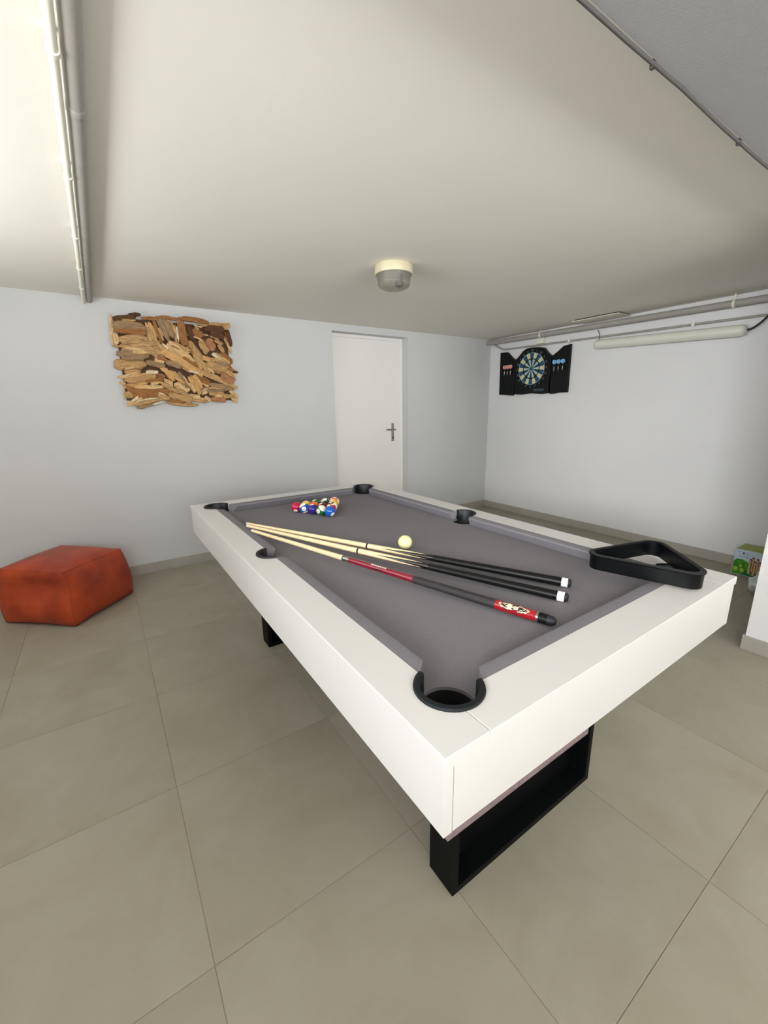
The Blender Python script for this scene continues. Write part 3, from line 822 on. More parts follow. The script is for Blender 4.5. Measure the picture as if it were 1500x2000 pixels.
# ================================================================ DRIFTWOOD PANEL
WOOD = {}
for k_, c_ in {'p': (216, 180, 130), 't': (190, 152, 104), 'o': (210, 166, 110), 'b': (156, 108, 66), 'g': (158, 130, 98), 'd': (96, 66, 44), 'w': (232, 212, 178), 'r': (172, 122, 88)}.items():
    WOOD[k_] = mat({'p': 'pale', 't': 'tan', 'o': 'golden', 'b': 'brown', 'g': 'greyish', 'd': 'dark', 'w': 'bleached', 'r': 'reddish'}[k_] + '_driftwood', rgb(*c_), 0.85, var=0.36, vscale=22, vdist=(1, 9, 9), bump=0.9, bscale=50, spec=0.2)
DW = [(-4021,1999,-4040,1799,17,"p"),(-4005,1968,-3878,1995,44,"d"),(-3904,2007,-3832,2018,26,"d"),(-4011,1931,-3824,1920,71,"g"),(-4010,1890,-3821,1890,39,"b"),(-3998,1831,-3829,1836,55,"t"),(-4014,1860,-4010,1793,29,"p"),(-3889,1862,-3800,1830,21,"p"),(-4018,1785,-3745,1802,31,"t"),(-3982,1749,-3756,1770,59,"p"),(-4019,1732,-3869,1701,49,"g"),(-3983,1700,-3815,1724,35,"g"),(-3853,1710,-3786,1713,40,"d"),(-3792,1725,-3705,1701,50,"t"),(-4037,1655,-3852,1663,63,"t"),(-4034,1628,-4001,1645,29,"t"),(-3835,1679,-3719,1652,42,"g"),(-3990,1603,-3889,1606,36,"t"),(-4030,1563,-3898,1598,27,"p"),(-3845,1607,-3770,1610,20,"w"),(-3983,1548,-3798,1569,48,"t"),(-4004,1501,-3863,1527,35,"o"),(-3862,1539,-3747,1554,32,"b"),(-3968,1457,-3699,1447,100,"b"),(-4013,1441,-3966,1441,48,"t"),(-4002,1369,-3908,1413,30,"p"),(-3951,1369,-3765,1413,32,"t"),(-3939,1348,-3831,1380,32,"g"),(-3840,1368,-3761,1388,11,"w"),(-3827,1519,-3781,1524,10,"w"),(-3744,1521,-3676,1505,15,"p"),(-3804,1960,-3787,1815,23,"p"),(-3782,1962,-3754,1817,28,"o"),(-3751,1980,-3712,1820,24,"b"),(-3728,1929,-3702,1845,13,"p"),(-3713,1984,-3670,1855,42,"g"),(-3682,1994,-3629,1873,47,"g"),(-3648,1967,-3608,1859,34,"d"),(-3611,1954,-3611,1835,28,"t"),(-3576,1989,-3593,1852,13,"p"),(-3560,1990,-3549,1823,58,"b"),(-3516,1962,-3480,1860,44,"d"),(-3821,1993,-3719,1995,24,"b"),(-3718,2007,-3574,2001,20,"b"),(-3674,1999,-3624,1976,17,"t"),(-3572,2017,-3374,1999,34,"b"),(-3425,1982,-3204,1993,30,"t"),(-3475,1974,-3412,1959,10,"p"),(-3496,1932,-3420,1889,71,"b"),(-3417,1914,-3368,1905,10,"w"),(-3477,1885,-3422,1864,12,"p"),(-3387,1957,-3261,1951,52,"d"),(-3349,1927,-3257,1901,45,"d"),(-3260,1959,-3196,1990,20,"t"),(-3256,1918,-3194,1785,24,"p"),(-3217,1954,-3198,1837,32,"d"),(-3380,1875,-3338,1794,55,"r"),(-3439,1863,-3390,1783,54,"t"),(-3321,1871,-3272,1841,37,"t"),(-3299,1839,-3261,1782,33,"t"),(-3514,1849,-3440,1713,49,"t"),(-3492,1761,-3448,1645,44,"t"),(-3349,1773,-3207,1658,33,"w"),(-3429,1731,-3372,1716,44,"o"),(-3391,1699,-3231,1644,100,"t"),(-3280,1772,-3207,1707,43,"b"),(-3664,1839,-3553,1790,35,"t"),(-3568,1797,-3489,1786,26,"p"),(-3651,1824,-3515,1701,44,"p"),(-3676,1807,-3541,1692,53,"p"),(-3736,1811,-3677,1743,34,"t"),(-3720,1764,-3468,1611,53,"o"),(-3561,1658,-3451,1620,35,"o"),(-3483,1627,-3200,1512,37,"t"),(-3420,1663,-3358,1614,17,"p"),(-3298,1603,-3205,1548,66,"r"),(-3489,1576,-3392,1535,54,"b"),(-3699,1685,-3594,1648,35,"g"),(-3735,1643,-3669,1555,34,"o"),(-3692,1620,-3601,1532,31,"o"),(-3662,1613,-3620,1573,35,"p"),(-3641,1589,-3601,1532,12,"w"),(-3622,1614,-3572,1498,35,"g"),(-3739,1554,-3680,1530,30,"p"),(-3657,1531,-3576,1464,53,"p"),(-3750,1529,-3649,1464,26,"t"),(-3562,1583,-3486,1456,27,"o"),(-3537,1592,-3476,1474,22,"t"),(-3552,1533,-3519,1465,22,"p"),(-3512,1593,-3465,1491,36,"o"),(-3485,1465,-3414,1492,21,"p"),(-3470,1448,-3426,1465,17,"p"),(-3410,1526,-3263,1511,27,"g"),(-3413,1500,-3256,1493,22,"t"),(-3425,1474,-3266,1484,22,"g"),(-3419,1448,-3296,1457,26,"t"),(-3398,1408,-3284,1399,45,"r"),(-3315,1440,-3217,1431,27,"t"),(-3240,1476,-3181,1422,38,"p"),(-3237,1413,-3185,1385,24,"p"),(-3448,1422,-3399,1395,41,"p"),(-3563,1439,-3489,1430,26,"p"),(-3700,1438,-3560,1396,44,"t"),(-3718,1422,-3637,1430,10,"w"),(-3731,1380,-3514,1361,30,"t"),(-3729,1396,-3603,1383,30,"b"),(-3574,1413,-3443,1387,31,"t"),(-3647,1481,-3558,1413,36,"t"),(-3788,1471,-3666,1455,43,"b"),(-4031,1532,-4002,1516,25,"p"),(-4012,1493,-4021,1405,9,"p"),(-3756,1715,-3684,1686,34,"b"),(-4015,1808,-3993,1772,24,"d"),(-3214,1636,-3160,1629,18,"d"),(-3243,1618,-3181,1602,18,"p"),(-3800,1609,-3732,1554,34,"b"),(-3836,1781,-3722,1748,42,"t"),(-3793,1438,-3719,1413,34,"t"),(-3893,1884,-3834,1851,25,"b"),(-3442,1696,-3399,1630,36,"t"),(-3585,1723,-3479,1661,36,"b"),(-3242,1714,-3205,1636,33,"b"),(-3339,1701,-3245,1688,27,"g"),(-3270,1529,-3211,1485,28,"g")]
art = thing('driftwood_panel', 'wall panel of layered driftwood pieces hung on the back wall', 'wall art', (-3.6, -0.02, 1.36))
box('backing_board', -4.005, -3.215, -0.022, -0.002, 1.40, 1.985, mat('brown_backing_board', rgb(92, 66, 44), 0.9, var=0.2, vscale=20), art)
rf = random.Random(31)
FILL = []
for (xa, za, xb, zb, wd, ck) in DW:                       # slimmer splinters lying beside the larger pieces
    if math.hypot(xb - xa, zb - za) > 75:
        k_ = rf.uniform(0.35, 0.75); m_ = rf.uniform(-0.2, 0.2); cx_, cz_ = (xa + xb) / 2, (za + zb) / 2
        dx_, dz_ = (xb - xa) * k_ / 2, (zb - za) * k_ / 2; l_ = math.hypot(dx_, dz_); off = rf.choice((-1, 1)) * wd * rf.uniform(0.45, 0.75)
        cx_ += m_ * (xb - xa) - dz_ / l_ * off; cz_ += m_ * (zb - za) + dx_ / l_ * off
        if -4015 < cx_ < -3215 and 1395 < cz_ < 1975:
            FILL.append((cx_ - dx_, cz_ - dz_ + rf.uniform(-8, 8), cx_ + dx_, cz_ + dz_ + rf.uniform(-8, 8), wd * rf.uniform(0.3, 0.55), rf.choice('ptbgtpow')))
for n_, (xa, za, xb, zb, wd, ck) in enumerate(DW + FILL):
    rr = random.Random(100 + n_)
    xa, za, xb, zb, wd = xa / 1000, za / 1000, xb / 1000, zb / 1000, wd / 1000
    L_ = math.hypot(xb - xa, zb - za); ang = math.atan2(zb - za, xb - xa)
    wd *= 1.13; L_ *= 1.08
    th = min(0.030, max(0.010, wd * 0.5))
    narrow = max(0.0, 1 - wd / 0.06)
    yb = -0.026 - th / 2 - 0.020 * narrow - rr.uniform(0, 0.030)
    bm = bmesh.new(); rings = []
    NR, NS = 7, 8
    bow = rr.uniform(-0.10, 0.10) * L_; skew = rr.uniform(-0.7, 0.7)
    pw = rr.uniform(0.3, 0.6); e0, e1 = rr.uniform(0.3, 0.95), rr.uniform(0.25, 0.95)
    edge = [rr.uniform(0.75, 1.15) for _ in range(NS)]
    w0 = [rr.uniform(0.86, 1.12) for _ in range(NR)]
    for i in range(NR):
        t_ = i / (NR - 1)
        prof = (e0 + (1 - e0) * min(1, t_ / 0.22) ** pw) * (e1 + (1 - e1) * min(1, (1 - t_) / 0.26) ** pw) * w0[i]
        jag = rr.uniform(-0.05, 0.05) * L_ if i in (0, NR - 1) else 0
        ring = []
        for k in range(NS):
            a_ = 2 * PI * (k + 0.5) / NS
            cx_, sx_ = math.cos(a_), math.sin(a_)
            py = (abs(cx_) ** 0.5) * (1 if cx_ > 0 else -1) * wd / 2 * prof * edge[k] * rr.uniform(0.93, 1.07)
            pz = (abs(sx_) ** 0.6) * (1 if sx_ > 0 else -1) * th / 2 * (0.6 + 0.4 * prof) * edge[(k + 3) % NS] * rr.uniform(0.85, 1.2)
            end_k = rr.uniform(-0.04, 0.04) * L_ if i in (0, NR - 1) else 0
            ring.append(bm.verts.new(((t_ - 0.5) * L_ + skew * py * 0.5 + jag + end_k, py + bow * (4 * t_ * (1 - t_) - 0.5) * 0.5, pz)))
        rings.append(ring)
    for a_, b_ in zip(rings, rings[1:]):
        for k in range(NS):
            bm.faces.new((a_[k], a_[(k + 1) % NS], b_[(k + 1) % NS], b_[k]))
    bm.faces.new(rings[0]); bm.faces.new(list(reversed(rings[-1])))
    o = from_bm('driftwood_piece', bm, WOOD[ck], None, smooth=None)
    o.parent = art
    # local x along the stick, local y across it on the wall, local z out of the wall
    o.location = Vector(((xa + xb) / 2, yb, (za + zb) / 2)) - Vector(art.location)
    o.rotation_euler = (Matrix.Rotation(-ang, 3, 'Y') @ Matrix.Rotation(PI / 2, 3, 'X') @ Matrix.Rotation(rr.uniform(-0.5, 0.5), 3, 'X') @ Matrix.Rotation(rr.uniform(-0.10, 0.10), 3, 'Y')).to_euler()

# ================================================================ CEILING LAMP
M_cream = mat('cream_lamp_plastic', rgb(206, 198, 168), 0.5, var=0.03, vscale=15)
def lamp_glass():
    m = bpy.data.materials.new('ribbed_lamp_glass'); m.use_nodes = True
    nt = m.node_tree; N = nt.nodes; L = nt.links; b = N['Principled BSDF']
    b.inputs['Base Color'].default_value = rgb(150, 148, 140); b.inputs['Roughness'].default_value = 0.18
    tr = N.new('ShaderNodeBsdfTransparent'); tr.inputs[0].default_value = rgb(232, 230, 222)
    mi = N.new('ShaderNodeMixShader'); mi.inputs[0].default_value = 0.42
    wv = N.new('ShaderNodeTexNoise'); wv.inputs['Scale'].default_value = 60
    bp = N.new('ShaderNodeBump'); bp.inputs['Strength'].default_value = 0.3; bp.inputs['Distance'].default_value = 0.002
    L.new(wv.outputs[0], bp.inputs['Height']); L.new(bp.outputs[0], b.inputs['Normal'])
    L.new(tr.outputs[0], mi.inputs[1]); L.new(b.outputs[0], mi.inputs[2]); L.new(mi.outputs[0], N['Material Output'].inputs['Surface'])
    return m
lx, ly = -2.655, -1.648
lamp = thing('ceiling_lamp', 'round cream bulkhead lamp with ribbed glass on the ceiling', 'ceiling lamp', (lx, ly, 1.98))
ML = Matrix.Translation((lx, ly, 0))
lathe('lamp_base', [(0, HC - 0.0005), (0.106, HC - 0.0005), (0.110, HC - 0.006), (0.112, HC - 0.040), (0.109, HC - 0.050), (0.103, HC - 0.051), (0.099, HC - 0.044), (0, HC - 0.044)], M_cream, lamp, 40, ML)
bm = bmesh.new()
NSG = 96
prof = [(0.101, HC - 0.046), (0.098, HC - 0.060), (0.0935, HC - 0.100), (0.088, HC - 0.113), (0.066, HC - 0.124), (0.034, HC - 0.130), (0, HC - 0.132)]
rings = lathe_bm(bm, prof, NSG, ML)
for rg in rings[1:4]:
    for i, v in enumerate(rg):
        if i % 2:
            v.co.x += (lx - v.co.x) * 0.018; v.co.y += (ly - v.co.y) * 0.018
from_bm('lamp_glass', bm, lamp_glass(), lamp, smooth=60)
lathe('bulb_socket', [(0, HC - 0.045), (0.022, HC - 0.045), (0.020, HC - 0.070), (0, HC - 0.070)], M_bump, lamp, 16, Matrix.Translation((lx + 0.03, ly - 0.012, 0)))
lathe('bulb', [(0, HC - 0.0705), (0.014, HC - 0.0705), (0.026, HC - 0.090), (0.022, HC - 0.108), (0, HC - 0.116)], mat('dark_bulb_glass', rgb(52, 50, 46), 0.3, var=0.1, vscale=30), lamp, 16, Matrix.Translation((lx + 0.03, ly - 0.012, 0)))  # bulb in plain dark grey
box('clip', lx - 0.1135, lx - 0.1075, ly - 0.03, ly - 0.018, HC - 0.048, HC - 0.006, M_cream, lamp, 0.001)

# ================================================================ PIPES AND CABLES
# along the ceiling on the left
t_ = thing('ceiling_conduit', 'thin white round conduit clipped along the ceiling at left', 'conduit', (-4.172, -2.7, 2.05))
tube('conduit_tube', [(-4.172, -4.2, 2.071)] + [(-4.172, -4.0 + 0.5 * k, 2.071) for k in range(8)] + [(-4.172, -0.045, 2.071), (-4.171, -0.020, 2.069), (-4.170, 0.0005, 2.066)], 0.0100, M_cond, t_, 14)
for cy_ in (-3.25, -2.52, -1.93, -1.35, -0.86, -0.42):
    bm = bmesh.new()
    lathe_bm(bm, [(0.0102, -0.008), (0.0132, -0.008), (0.0132, 0.008), (0.0102, 0.008), (0.0102, -0.008)], 18, Matrix.Translation((-4.172, cy_, 2.071)) @ Matrix.Rotation(PI / 2, 4, 'X'))
    bx(bm, -4.180, -4.164, cy_ - 0.008, cy_ + 0.008, 2.083, HC - 0.0004)
    from_bm('clip', bm, M_cond, t_, smooth=40)
tp = thing('ceiling_pipe', 'grey painted pipe running beside the thin white conduit on the left ceiling', 'pipe', (-4.137, -2.7, 2.06))
tube('pipe_run', [(-4.136, -4.2, 2.0895), (-4.136, -2.0, 2.0895), (-4.136, 0.0005, 2.0895)], 0.0215, M_pipe, tp, 20)
for cy_ in (-2.3, -1.05):
    lathe('pipe_joint', [(0.0217, -0.02), (0.0228, -0.018), (0.0228, 0.018), (0.0217, 0.02)], M_pipe, tp, 20, Matrix.Translation((-4.136, cy_, 2.0895)) @ Matrix.Rotation(PI / 2, 4, 'X'))

# cable along the beam's edge
tc_ = thing('beam_cable', 'thin grey cable clipped along the lower edge of the ceiling beam', 'cable', (-3, PY - 0.004, BZ))
M_gcab = mat('grey_cable_sheath', rgb(74, 72, 70), 0.6, var=0.06, vscale=30)
tube('cable_run', [(-5.2 + 0.25 * k, PY - 0.0035 + 0.0012 * math.sin(k * 1.9), BZ - 0.004 + 0.0015 * math.sin(k * 2.3)) for k in range(15)] + [(PX - 0.001, PY - 0.0035, BZ - 0.004)], 0.0042, M_gcab, tc_, 8)
for cx_ in (-3.62, -3.085, -2.575, -2.06):
    box('clip', cx_ - 0.005, cx_ + 0.005, PY - 0.0079, PY + 0.004, BZ - 0.0098, BZ + 0.006, M_gcab, tc_, 0.0015)

# right wall: heating pipe under the ceiling
def along(y, a, b):
    (ya, za), (yb, zb) = a, b
    return za + (zb - za) * (y - ya) / (yb - ya)
pz = lambda y: along(y, (-0.355, 2.066), (-2.637, 2.040))
hp_ = thing('heating_pipe', 'thick grey pipe running under the ceiling along the right wall', 'pipe', (-0.06, -2.4, 2.0))
tube('pipe_run', [(-0.062, -0.0005, pz(0.0))] + [(-0.062, -0.5 * k, pz(-0.5 * k)) for k in range(1, 12)] + [(-0.062, -6.59, 2.0)], 0.027, M_pipe, hp_, 18)
for cy_ in (-0.76, -2.47, -4.2):
    lathe('pipe_clip', [(0.0272, -0.008), (0.0305, -0.008), (0.0305, 0.008), (0.0272, 0.008), (0.0272, -0.008)], M_cond, hp_, 20, Matrix.Translation((-0.062, cy_, pz(cy_))) @ Matrix.Rotation(PI / 2, 4, 'X'))
    box('clip_rod', -0.066, -0.058, cy_ - 0.004, cy_ + 0.004, pz(cy_) + 0.030, HC - 0.0004, M_cond, hp_)
tz = lambda y: along(y, (-0.23, 1.974), (-2.643, 1.934))
wp = thing('water_pipe', 'thin grey pipe below the thick one, bent up into the room corner', 'pipe', (-0.02, -2.4, 1.95))
tube('pipe_run', [(-0.020, 0.0005, 2.078), (-0.020, -0.05, 2.060), (-0.020, -0.11, 2.028), (-0.020, -0.17, 1.995), (-0.020, -0.205, 1.980), (-0.020, -0.25, tz(-0.25))] + [(-0.020, -0.5 * k, tz(-0.5 * k)) for k in range(1, 12)] + [(-0.020, -6.59, 1.93)], 0.0095, M_pipe, wp, 12)
for cy_ in (-1.085, -2.2, -3.3):
    box('pipe_clip', -0.033, -0.0005, cy_ - 0.011, cy_ + 0.011, tz(cy_) - 0.015, tz(cy_) + 0.015, M_cond, wp, 0.004)
jb = thing('junction_box', 'small white junction box on the right wall above the dartboard', 'junction box', (-0.02, -0.737, 1.99))
box('box_body', -0.030, -0.0005, -0.784, -0.692, 1.9795, 2.0345, M_cond, jb, 0.003)
box('box_lid', -0.0335, -0.0302, -0.780, -0.696, 1.983, 2.031, M_cond, jb, 0.0015)
ap = thing('ceiling_plate', 'flat white plate held against the ceiling above the tube light', 'plate', (-0.13, -1.47, 2.1))
MPL = Matrix.Translation((-0.135, -1.467, 2.0998))
bm = bmesh.new(); bx(bm, -0.108, 0.108, -0.222, 0.222, -0.003, 0.003, MPL); bev(bm, 0.001)
from_bm('plate_sheet', bm, M_cond, ap, smooth=40)
boxes('plate_batten', [(-0.225, -0.205, -1.68, -1.255, 2.103, HC - 0.0004), (-0.065, -0.045, -1.68, -1.255, 2.103, HC - 0.0004)], M_bump, ap)
# tube light
tl = thing('tube_light', 'long white tube light fixed on the right wall under the pipes', 'tube light', (-0.05, -1.98, 1.82))
ya, za, yb, zb = -1.385, 1.884, -2.578, 1.840
MT = Matrix.Translation((-0.058, ya, za)) @ Vector((0, yb - ya, zb - za)).to_track_quat('Z', 'Y').to_matrix().to_4x4()
LT = math.hypot(yb - ya, zb - za)
M_diff = mat('milky_diffuser_plastic', rgb(226, 226, 216), 0.35, var=0.03, vscale=8)
lathe('diffuser', [(0, 0)] + [(0.043 * math.sin(PI / 2 * k / 6), 0.035 * (1 - math.cos(PI / 2 * k / 6))) for k in range(1, 7)] + [(0.043, LT - 0.035)] + [(0.043 * math.cos(PI / 2 * k / 6), LT - 0.035 + 0.035 * math.sin(PI / 2 * k / 6)) for k in range(1, 7)], M_diff, tl, 24, MT)
bm = bmesh.new(); bx(bm, -0.022, -0.0005, yb + 0.05, ya - 0.05, -0.032, 0.032)
for v in bm.verts:
    v.co.z += along(v.co.y, (ya, za), (yb, zb))
from_bm('back_tray', bm, M_pipe, tl)
for q_ in (0.30, 0.63):
    lathe('band_clip', [(0.0432, LT * q_), (0.0445, LT * q_), (0.0445, LT * q_ + 0.012), (0.0432, LT * q_ + 0.012)], M_diff, tl, 24, MT)
pc_ = spline([(-0.058, -2.577, 1.842), (-0.052, -2.607, 1.850), (-0.045, -2.655, 1.890), (-0.036, -2.70, 1.95), (-0.034, -2.74, 1.99), (-0.012, -2.80, 2.0), (-0.009, -2.95, 2.0), (-0.009, -3.3, 1.98)], 6)
tag(tube('power_cable', pc_, 0.0075, M_bump, None, 8), 'black power cable curving up from the end of the tube light', 'cable')
tag(tube('lead_wire', spline([(-0.062, -1.405, 2.018), (-0.036, -1.41, 1.99), (-0.033, -1.412, 1.955), (-0.036, -1.412, 1.930), (-0.05, -1.405, 1.921)], 5), 0.0035, M_gcab, None, 6), 'thin grey wire dropping from the thick pipe to the tube light', 'wire')

# ================================================================ DARTBOARD
M_dblk = mat('black_dart_cabinet', rgb(6, 9, 11), 0.42, spec=0.25, var=0.08, vscale=10)
M_dblu = mat('blue_dart_segment', rgb(14, 74, 110), 0.45, var=0.1, vscale=60)
M_dcre = mat('cream_dart_segment', rgb(214, 204, 160), 0.45, var=0.08, vscale=60)
M_dtea = mat('dark_teal_dart_segment', rgb(22, 58, 62), 0.45, var=0.1, vscale=60)
M_dpal = mat('pale_dart_segment', rgb(176, 200, 200), 0.45, var=0.08, vscale=60)
M_dnum = mat('grey_dart_numerals', rgb(120, 120, 128), 0.5, var=0.05, vscale=60)
M_wire = mat('light_dart_wire', rgb(150, 190, 205), 0.4, var=0.05, vscale=60)
DCY, DCZ = -0.655, 1.720
db = thing('dartboard', 'black electronic dartboard with two open side wings on the right wall', 'dartboard', (0, DCY, 1.44))
# outlines in (y, z), looking at the wall; extruded along x
MW = Matrix(((0, 0, -1, 0), (1, 0, 0, 0), (0, 1, 0, 0), (0, 0, 0, 1)))          # (a, b, h) -> (-h, a, b)
main = prism('main_panel', [(-0.420, 1.833), (-0.470, 1.872), (-0.525, 1.925), (-0.577, 1.946), (-0.66, 1.947), (-0.735, 1.942), (-0.799, 1.927), (-0.850, 1.872), (-0.900, 1.833), (-0.892, 1.444), (-0.80, 1.440), (-0.66, 1.452), (-0.52, 1.441), (-0.432, 1.449)], 0.0005, 0.044, M_dblk, db, 0.003, MW)
lw = prism('side_wing', [(-0.186, 1.942), (-0.29, 1.938), (-0.345, 1.885), (-0.415, 1.833), (-0.404, 1.436), (-0.36, 1.438), (-0.28, 1.446), (-0.195, 1.451)], 0.0005, 0.036, M_dblk, db, 0.003, MW)
rw_ = prism('side_wing', [(-0.905, 1.833), (-0.965, 1.870), (-1.032, 1.917), (-1.113, 1.928), (-1.114, 1.446), (-1.02, 1.446), (-0.95, 1.436), (-0.904, 1.438)], 0.0005, 0.036, M_dblk, db, 0.003, MW)
FX = -0.0445
def wedge(name, r0, r1, a0, a1, m, lift, n=4):
    pts = [(DCY + r1 * math.sin(a0 + (a1 - a0) * i / n), DCZ + r1 * math.cos(a0 + (a1 - a0) * i / n)) for i in range(n + 1)]
    pts += [(DCY + r0 * math.sin(a1 - (a1 - a0) * i / n), DCZ + r0 * math.cos(a1 - (a1 - a0) * i / n)) for i in range(n + 1)]
    return prism(name, pts, 0.0442, 0.0442 + lift, m, main, 0, MW)
for k in range(20):
    a_ = 2 * PI * (k - 0.5) / 20; g_ = 0.012
    wedge('outer_segment', 0.112, 0.168, a_ + g_, a_ + 2 * PI / 20 - g_, M_dblu if k % 2 == 0 else M_dcre, 0.004)
    wedge('inner_segment', 0.020, 0.100, a_ + g_, a_ + 2 * PI / 20 - g_, M_dtea if k % 2 == 0 else M_dpal, 0.004)
wedge('double_ring', 0.1695, 0.1735, 0, 2 * PI - 1e-4, M_wire, 0.0045, 60)
lathe('bullseye', [(0.0, 0.0442), (0.018, 0.0442), (0.018, 0.0485), (0.0, 0.0485)], M_dblu, main, 16, MW @ Matrix.Translation((DCY, DCZ, 0)))
NUMS = [20, 1, 18, 4, 13, 6, 10, 15, 2, 17, 3, 19, 7, 16, 8, 11, 14, 9, 12, 5]
for k, nn in enumerate(NUMS):
    a_ = -2 * PI * k / 20          # clockwise as seen from the room (right is -y)
    tv, tf = text_mesh(str(nn), 0.036)
    cy_, cz_ = DCY + 0.196 * math.sin(a_), DCZ + 0.196 * math.cos(a_)
    o_ = mesh_obj('numeral', [tuple(Vector((-0.0448, cy_ - u_, cz_ + v_)) - origin_of(main)) for u_, v_ in tv], tf, M_dnum, main)
boxes('display_strip', [(-0.0452, -0.0442, -0.84, -0.70, 1.468, 1.500)], mat('dark_display_plastic', rgb(40, 62, 70), 0.2, var=0.2, vscale=20), main)
M_brass = mat('steel_dart_barrel', rgb(176, 172, 160), 0.3, metal=1.0, var=0.05, vscale=60)
def dart(y, z, m, label):
    t = tag(empty('dart', (-0.058, y, z)), label, 'dart', 'darts in the side wings')
    for rz in (0.6, 0.6 + PI / 2):
        M = Matrix.Translation((-0.058, y, z)) @ Matrix.Rotation(rz, 4, 'Z') @ Matrix.Rotation(PI / 2, 4, 'X')
        prism('flight', [(-0.019, 0.012), (-0.021, -0.006), (-0.012, -0.020), (-0.002, -0.026), (0.002, -0.026), (0.012, -0.020), (0.021, -0.006), (0.019, 0.012), (0.010, 0.020), (-0.010, 0.020)], -0.0006, 0.0006, m, t, 0, M)
    lathe('shaft', [(0, -0.020), (0.0025, -0.020), (0.0028, -0.048), (0, -0.048)], M_dblk, t, 8, Matrix.Translation((-0.058, y, z)))
    lathe('barrel', [(0, -0.0485), (0.004, -0.0485), (0.0042, -0.085), (0.001, -0.094), (0, -0.115)], M_brass, t, 10, Matrix.Translation((-0.058, y, z)))
M_fr = mat('salmon_dart_flight', rgb(226, 150, 140), 0.5, var=0.06, vscale=60)
M_fb = mat('sky_blue_dart_flight', rgb(120, 180, 226), 0.5, var=0.06, vscale=60)
for y_, l_ in ((-0.282, 'salmon flighted dart nearest the room corner'), (-0.326, 'salmon flighted dart in the middle of the three'), (-0.370, 'salmon flighted dart nearest the round target')):
    dart(y_, 1.767, M_fr, l_)
for y_, l_ in ((-0.955, 'light blue flighted dart nearest the round target'), (-1.005, 'light blue flighted dart in the middle of the three'), (-1.055, 'light blue flighted dart nearest the tube light')):
    dart(y_, 1.765, M_fb, l_)
for wing, yy in ((lw, (-0.282, -0.326, -0.370)), (rw_, (-0.955, -1.005, -1.055))):
    zz = 1.767 if wing is lw else 1.765
    bm = bmesh.new()
    bx(bm, -0.050, -0.0358, min(yy) - 0.02, max(yy) + 0.02, zz - 0.074, zz - 0.062); bev(bm, 0.002)
    from_bm('dart_holder', bm, M_dblk, wing, smooth=40)

# ================================================================ GAME BOX AND BAG
M_card = mat('pale_blue_white_card', rgb(206, 220, 236), 0.4, var=0.05, vscale=14)
M_olive = mat('olive_box_lid', rgb(150, 160, 74), 0.5, var=0.12, vscale=20)
BXF, BY0, BY1, BH = -0.215, -3.16, -2.805, 0.205
gb = thing('game_box', 'cardboard game box with a green picture of wooden pins, standing by the right wall', 'box', ((BXF - 0.012) / 2, (BY0 + BY1) / 2, 0))
body = box('box_body', BXF, -0.012, BY0, BY1, 0.0, BH, M_card, gb, 0.0015)
bm = bmesh.new()
n_ = 14
top = [[bm.verts.new((BXF + 0.002 + (-0.014 - BXF) * i / 5, BY1 - 0.004 + (BY0 - BY1 + 0.008) * j / n_, BH + 0.0003 + 0.020 * math.sin(PI * i / 5) ** 0.7 * math.sin(PI * j / n_) ** 0.7)) for j in range(n_ + 1)] for i in range(6)]
for i in range(5):
    for j in range(n_):
        bm.faces.new((top[i][j], top[i + 1][j], top[i + 1][j + 1], top[i][j + 1]))
from_bm('domed_lid', bm, M_olive, gb, smooth=True)
def decal(name, polys, m, lift):
    """flat print on the front of the box: outlines in (distance from left edge, height)"""
    vs_, fs = [], []
    for p_ in polys:
        fs.append(tuple(range(len(vs_), len(vs_) + len(p_))))
        vs_ += [tuple(Vector((BXF - lift, BY1 - a_, b_)) - origin_of(body)) for a_, b_ in p_]
    mesh_obj(name, vs_, fs, m, body)
M_grass = mat('grass_green_print', rgb(70, 146, 30), 0.4, var=0.4, vscale=45)
M_dgrass = mat('deep_green_print', rgb(26, 104, 48), 0.4, var=0.3, vscale=50)
M_pin = mat('wooden_pin_print', rgb(206, 168, 130), 0.4, var=0.12, vscale=60)
M_pint = mat('dark_pin_top_print', rgb(96, 62, 58), 0.4, var=0.1, vscale=60)
M_navy = mat('navy_print', rgb(36, 40, 84), 0.4, var=0.05, vscale=60)
M_lime = mat('lime_print', rgb(170, 200, 70), 0.4, var=0.1, vscale=60)
decal('meadow_print', [[(0.002, 0.004), (0.24, 0.004), (0.235, 0.03), (0.15, 0.06), (0.085, 0.115), (0.055, 0.13), (0.02, 0.125), (0.002, 0.105)]], M_grass, 0.0004)
decal('shade_print', [[(0.06, 0.004), (0.20, 0.004), (0.18, 0.03), (0.12, 0.05), (0.08, 0.04)]], M_dgrass, 0.0006)
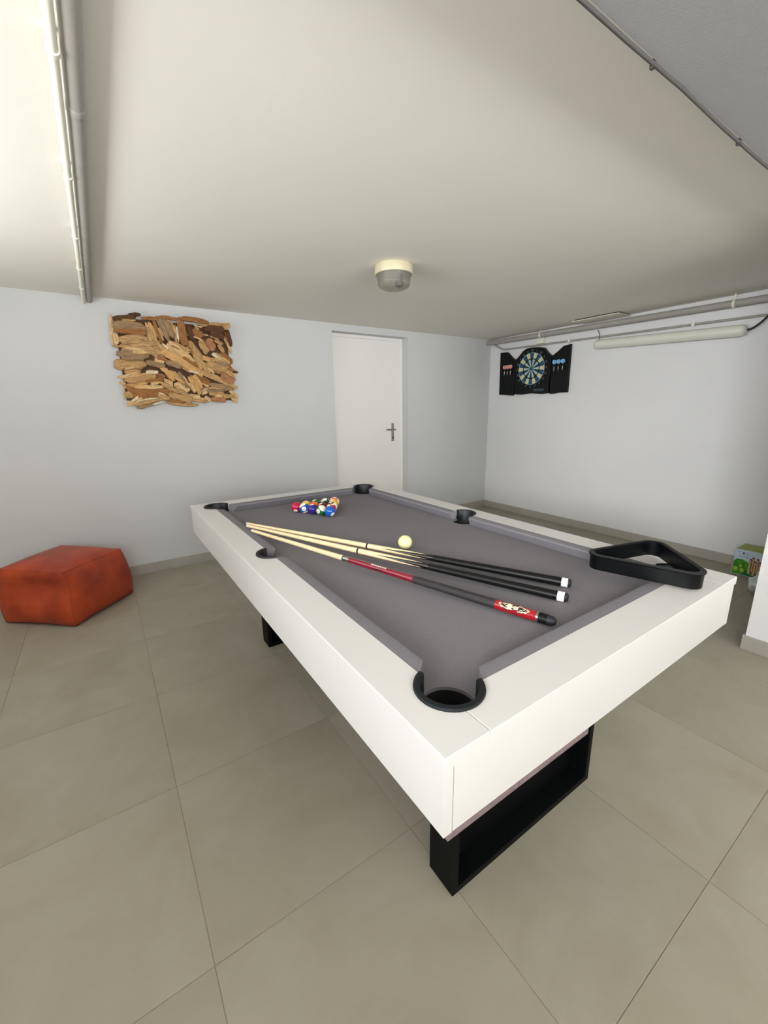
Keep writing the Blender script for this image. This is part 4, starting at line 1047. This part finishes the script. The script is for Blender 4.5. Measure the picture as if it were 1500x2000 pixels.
decal('flower_print', [ell(0.022, 0.045, 0.016, 0.018, 10), ell(0.062, 0.042, 0.014, 0.016, 10), ell(0.05, 0.075, 0.008, 0.012, 8)], M_lime, 0.0007)
pins, tops = [], []
for (pa, pb, ph) in ((0.105, 0.055, 0.085), (0.118, 0.075, 0.08), (0.132, 0.045, 0.085), (0.146, 0.07, 0.082), (0.160, 0.045, 0.085), (0.174, 0.065, 0.078), (0.188, 0.035, 0.085), (0.202, 0.055, 0.08), (0.216, 0.03, 0.085)):
    pins.append([(pa - 0.0085, pb - 0.03), (pa + 0.0085, pb - 0.03), (pa + 0.0085, pb + ph), (pa - 0.0085, pb + ph)])
    tops.append(ell(pa, pb + ph, 0.0085, 0.006, 10))
decal('pin_print', pins, M_pin, 0.0009)
decal('pin_top_print', tops, M_pint, 0.0011)
decal('badge_print', [[(0.178, 0.158), (0.200, 0.158), (0.200, 0.188), (0.178, 0.188)]], M_navy, 0.0011)
decal('dot_print', [ell(0.055, 0.178, 0.006, 0.008, 12)], M_navy, 0.0008)
decal('lettering_bars', [[(0.030, 0.150), (0.095, 0.150), (0.095, 0.154), (0.030, 0.154)], [(0.018, 0.185), (0.034, 0.185), (0.034, 0.190), (0.018, 0.190)], [(0.070, 0.172), (0.086, 0.172), (0.086, 0.180), (0.070, 0.180)]], mat('grey_blue_print', rgb(140, 152, 176), 0.4, var=0.05, vscale=60), 0.0008)

bag = bmesh.new()
bmesh.ops.create_icosphere(bag, subdivisions=3, radius=1.0)
rb = random.Random(5)
for v in bag.verts:
    n1 = math.sin(v.co.x * 5.1 + v.co.z * 7.3) * 0.09 + math.sin(v.co.y * 8.7 - v.co.z * 4.1) * 0.08 + rb.uniform(-0.05, 0.05)
    v.co *= 1 + n1
    v.co = Vector((v.co.x * 0.07 - 0.545, v.co.y * 0.085 - 3.085, max(0.0005, v.co.z * 0.085 + 0.078)))
tag(from_bm('plastic_bag', bag, mat('pale_plastic_film', rgb(206, 216, 212), 0.3, var=0.06, vscale=20), None, smooth=30), 'crumpled pale plastic bag on the floor behind the end of the partition wall', 'bag')
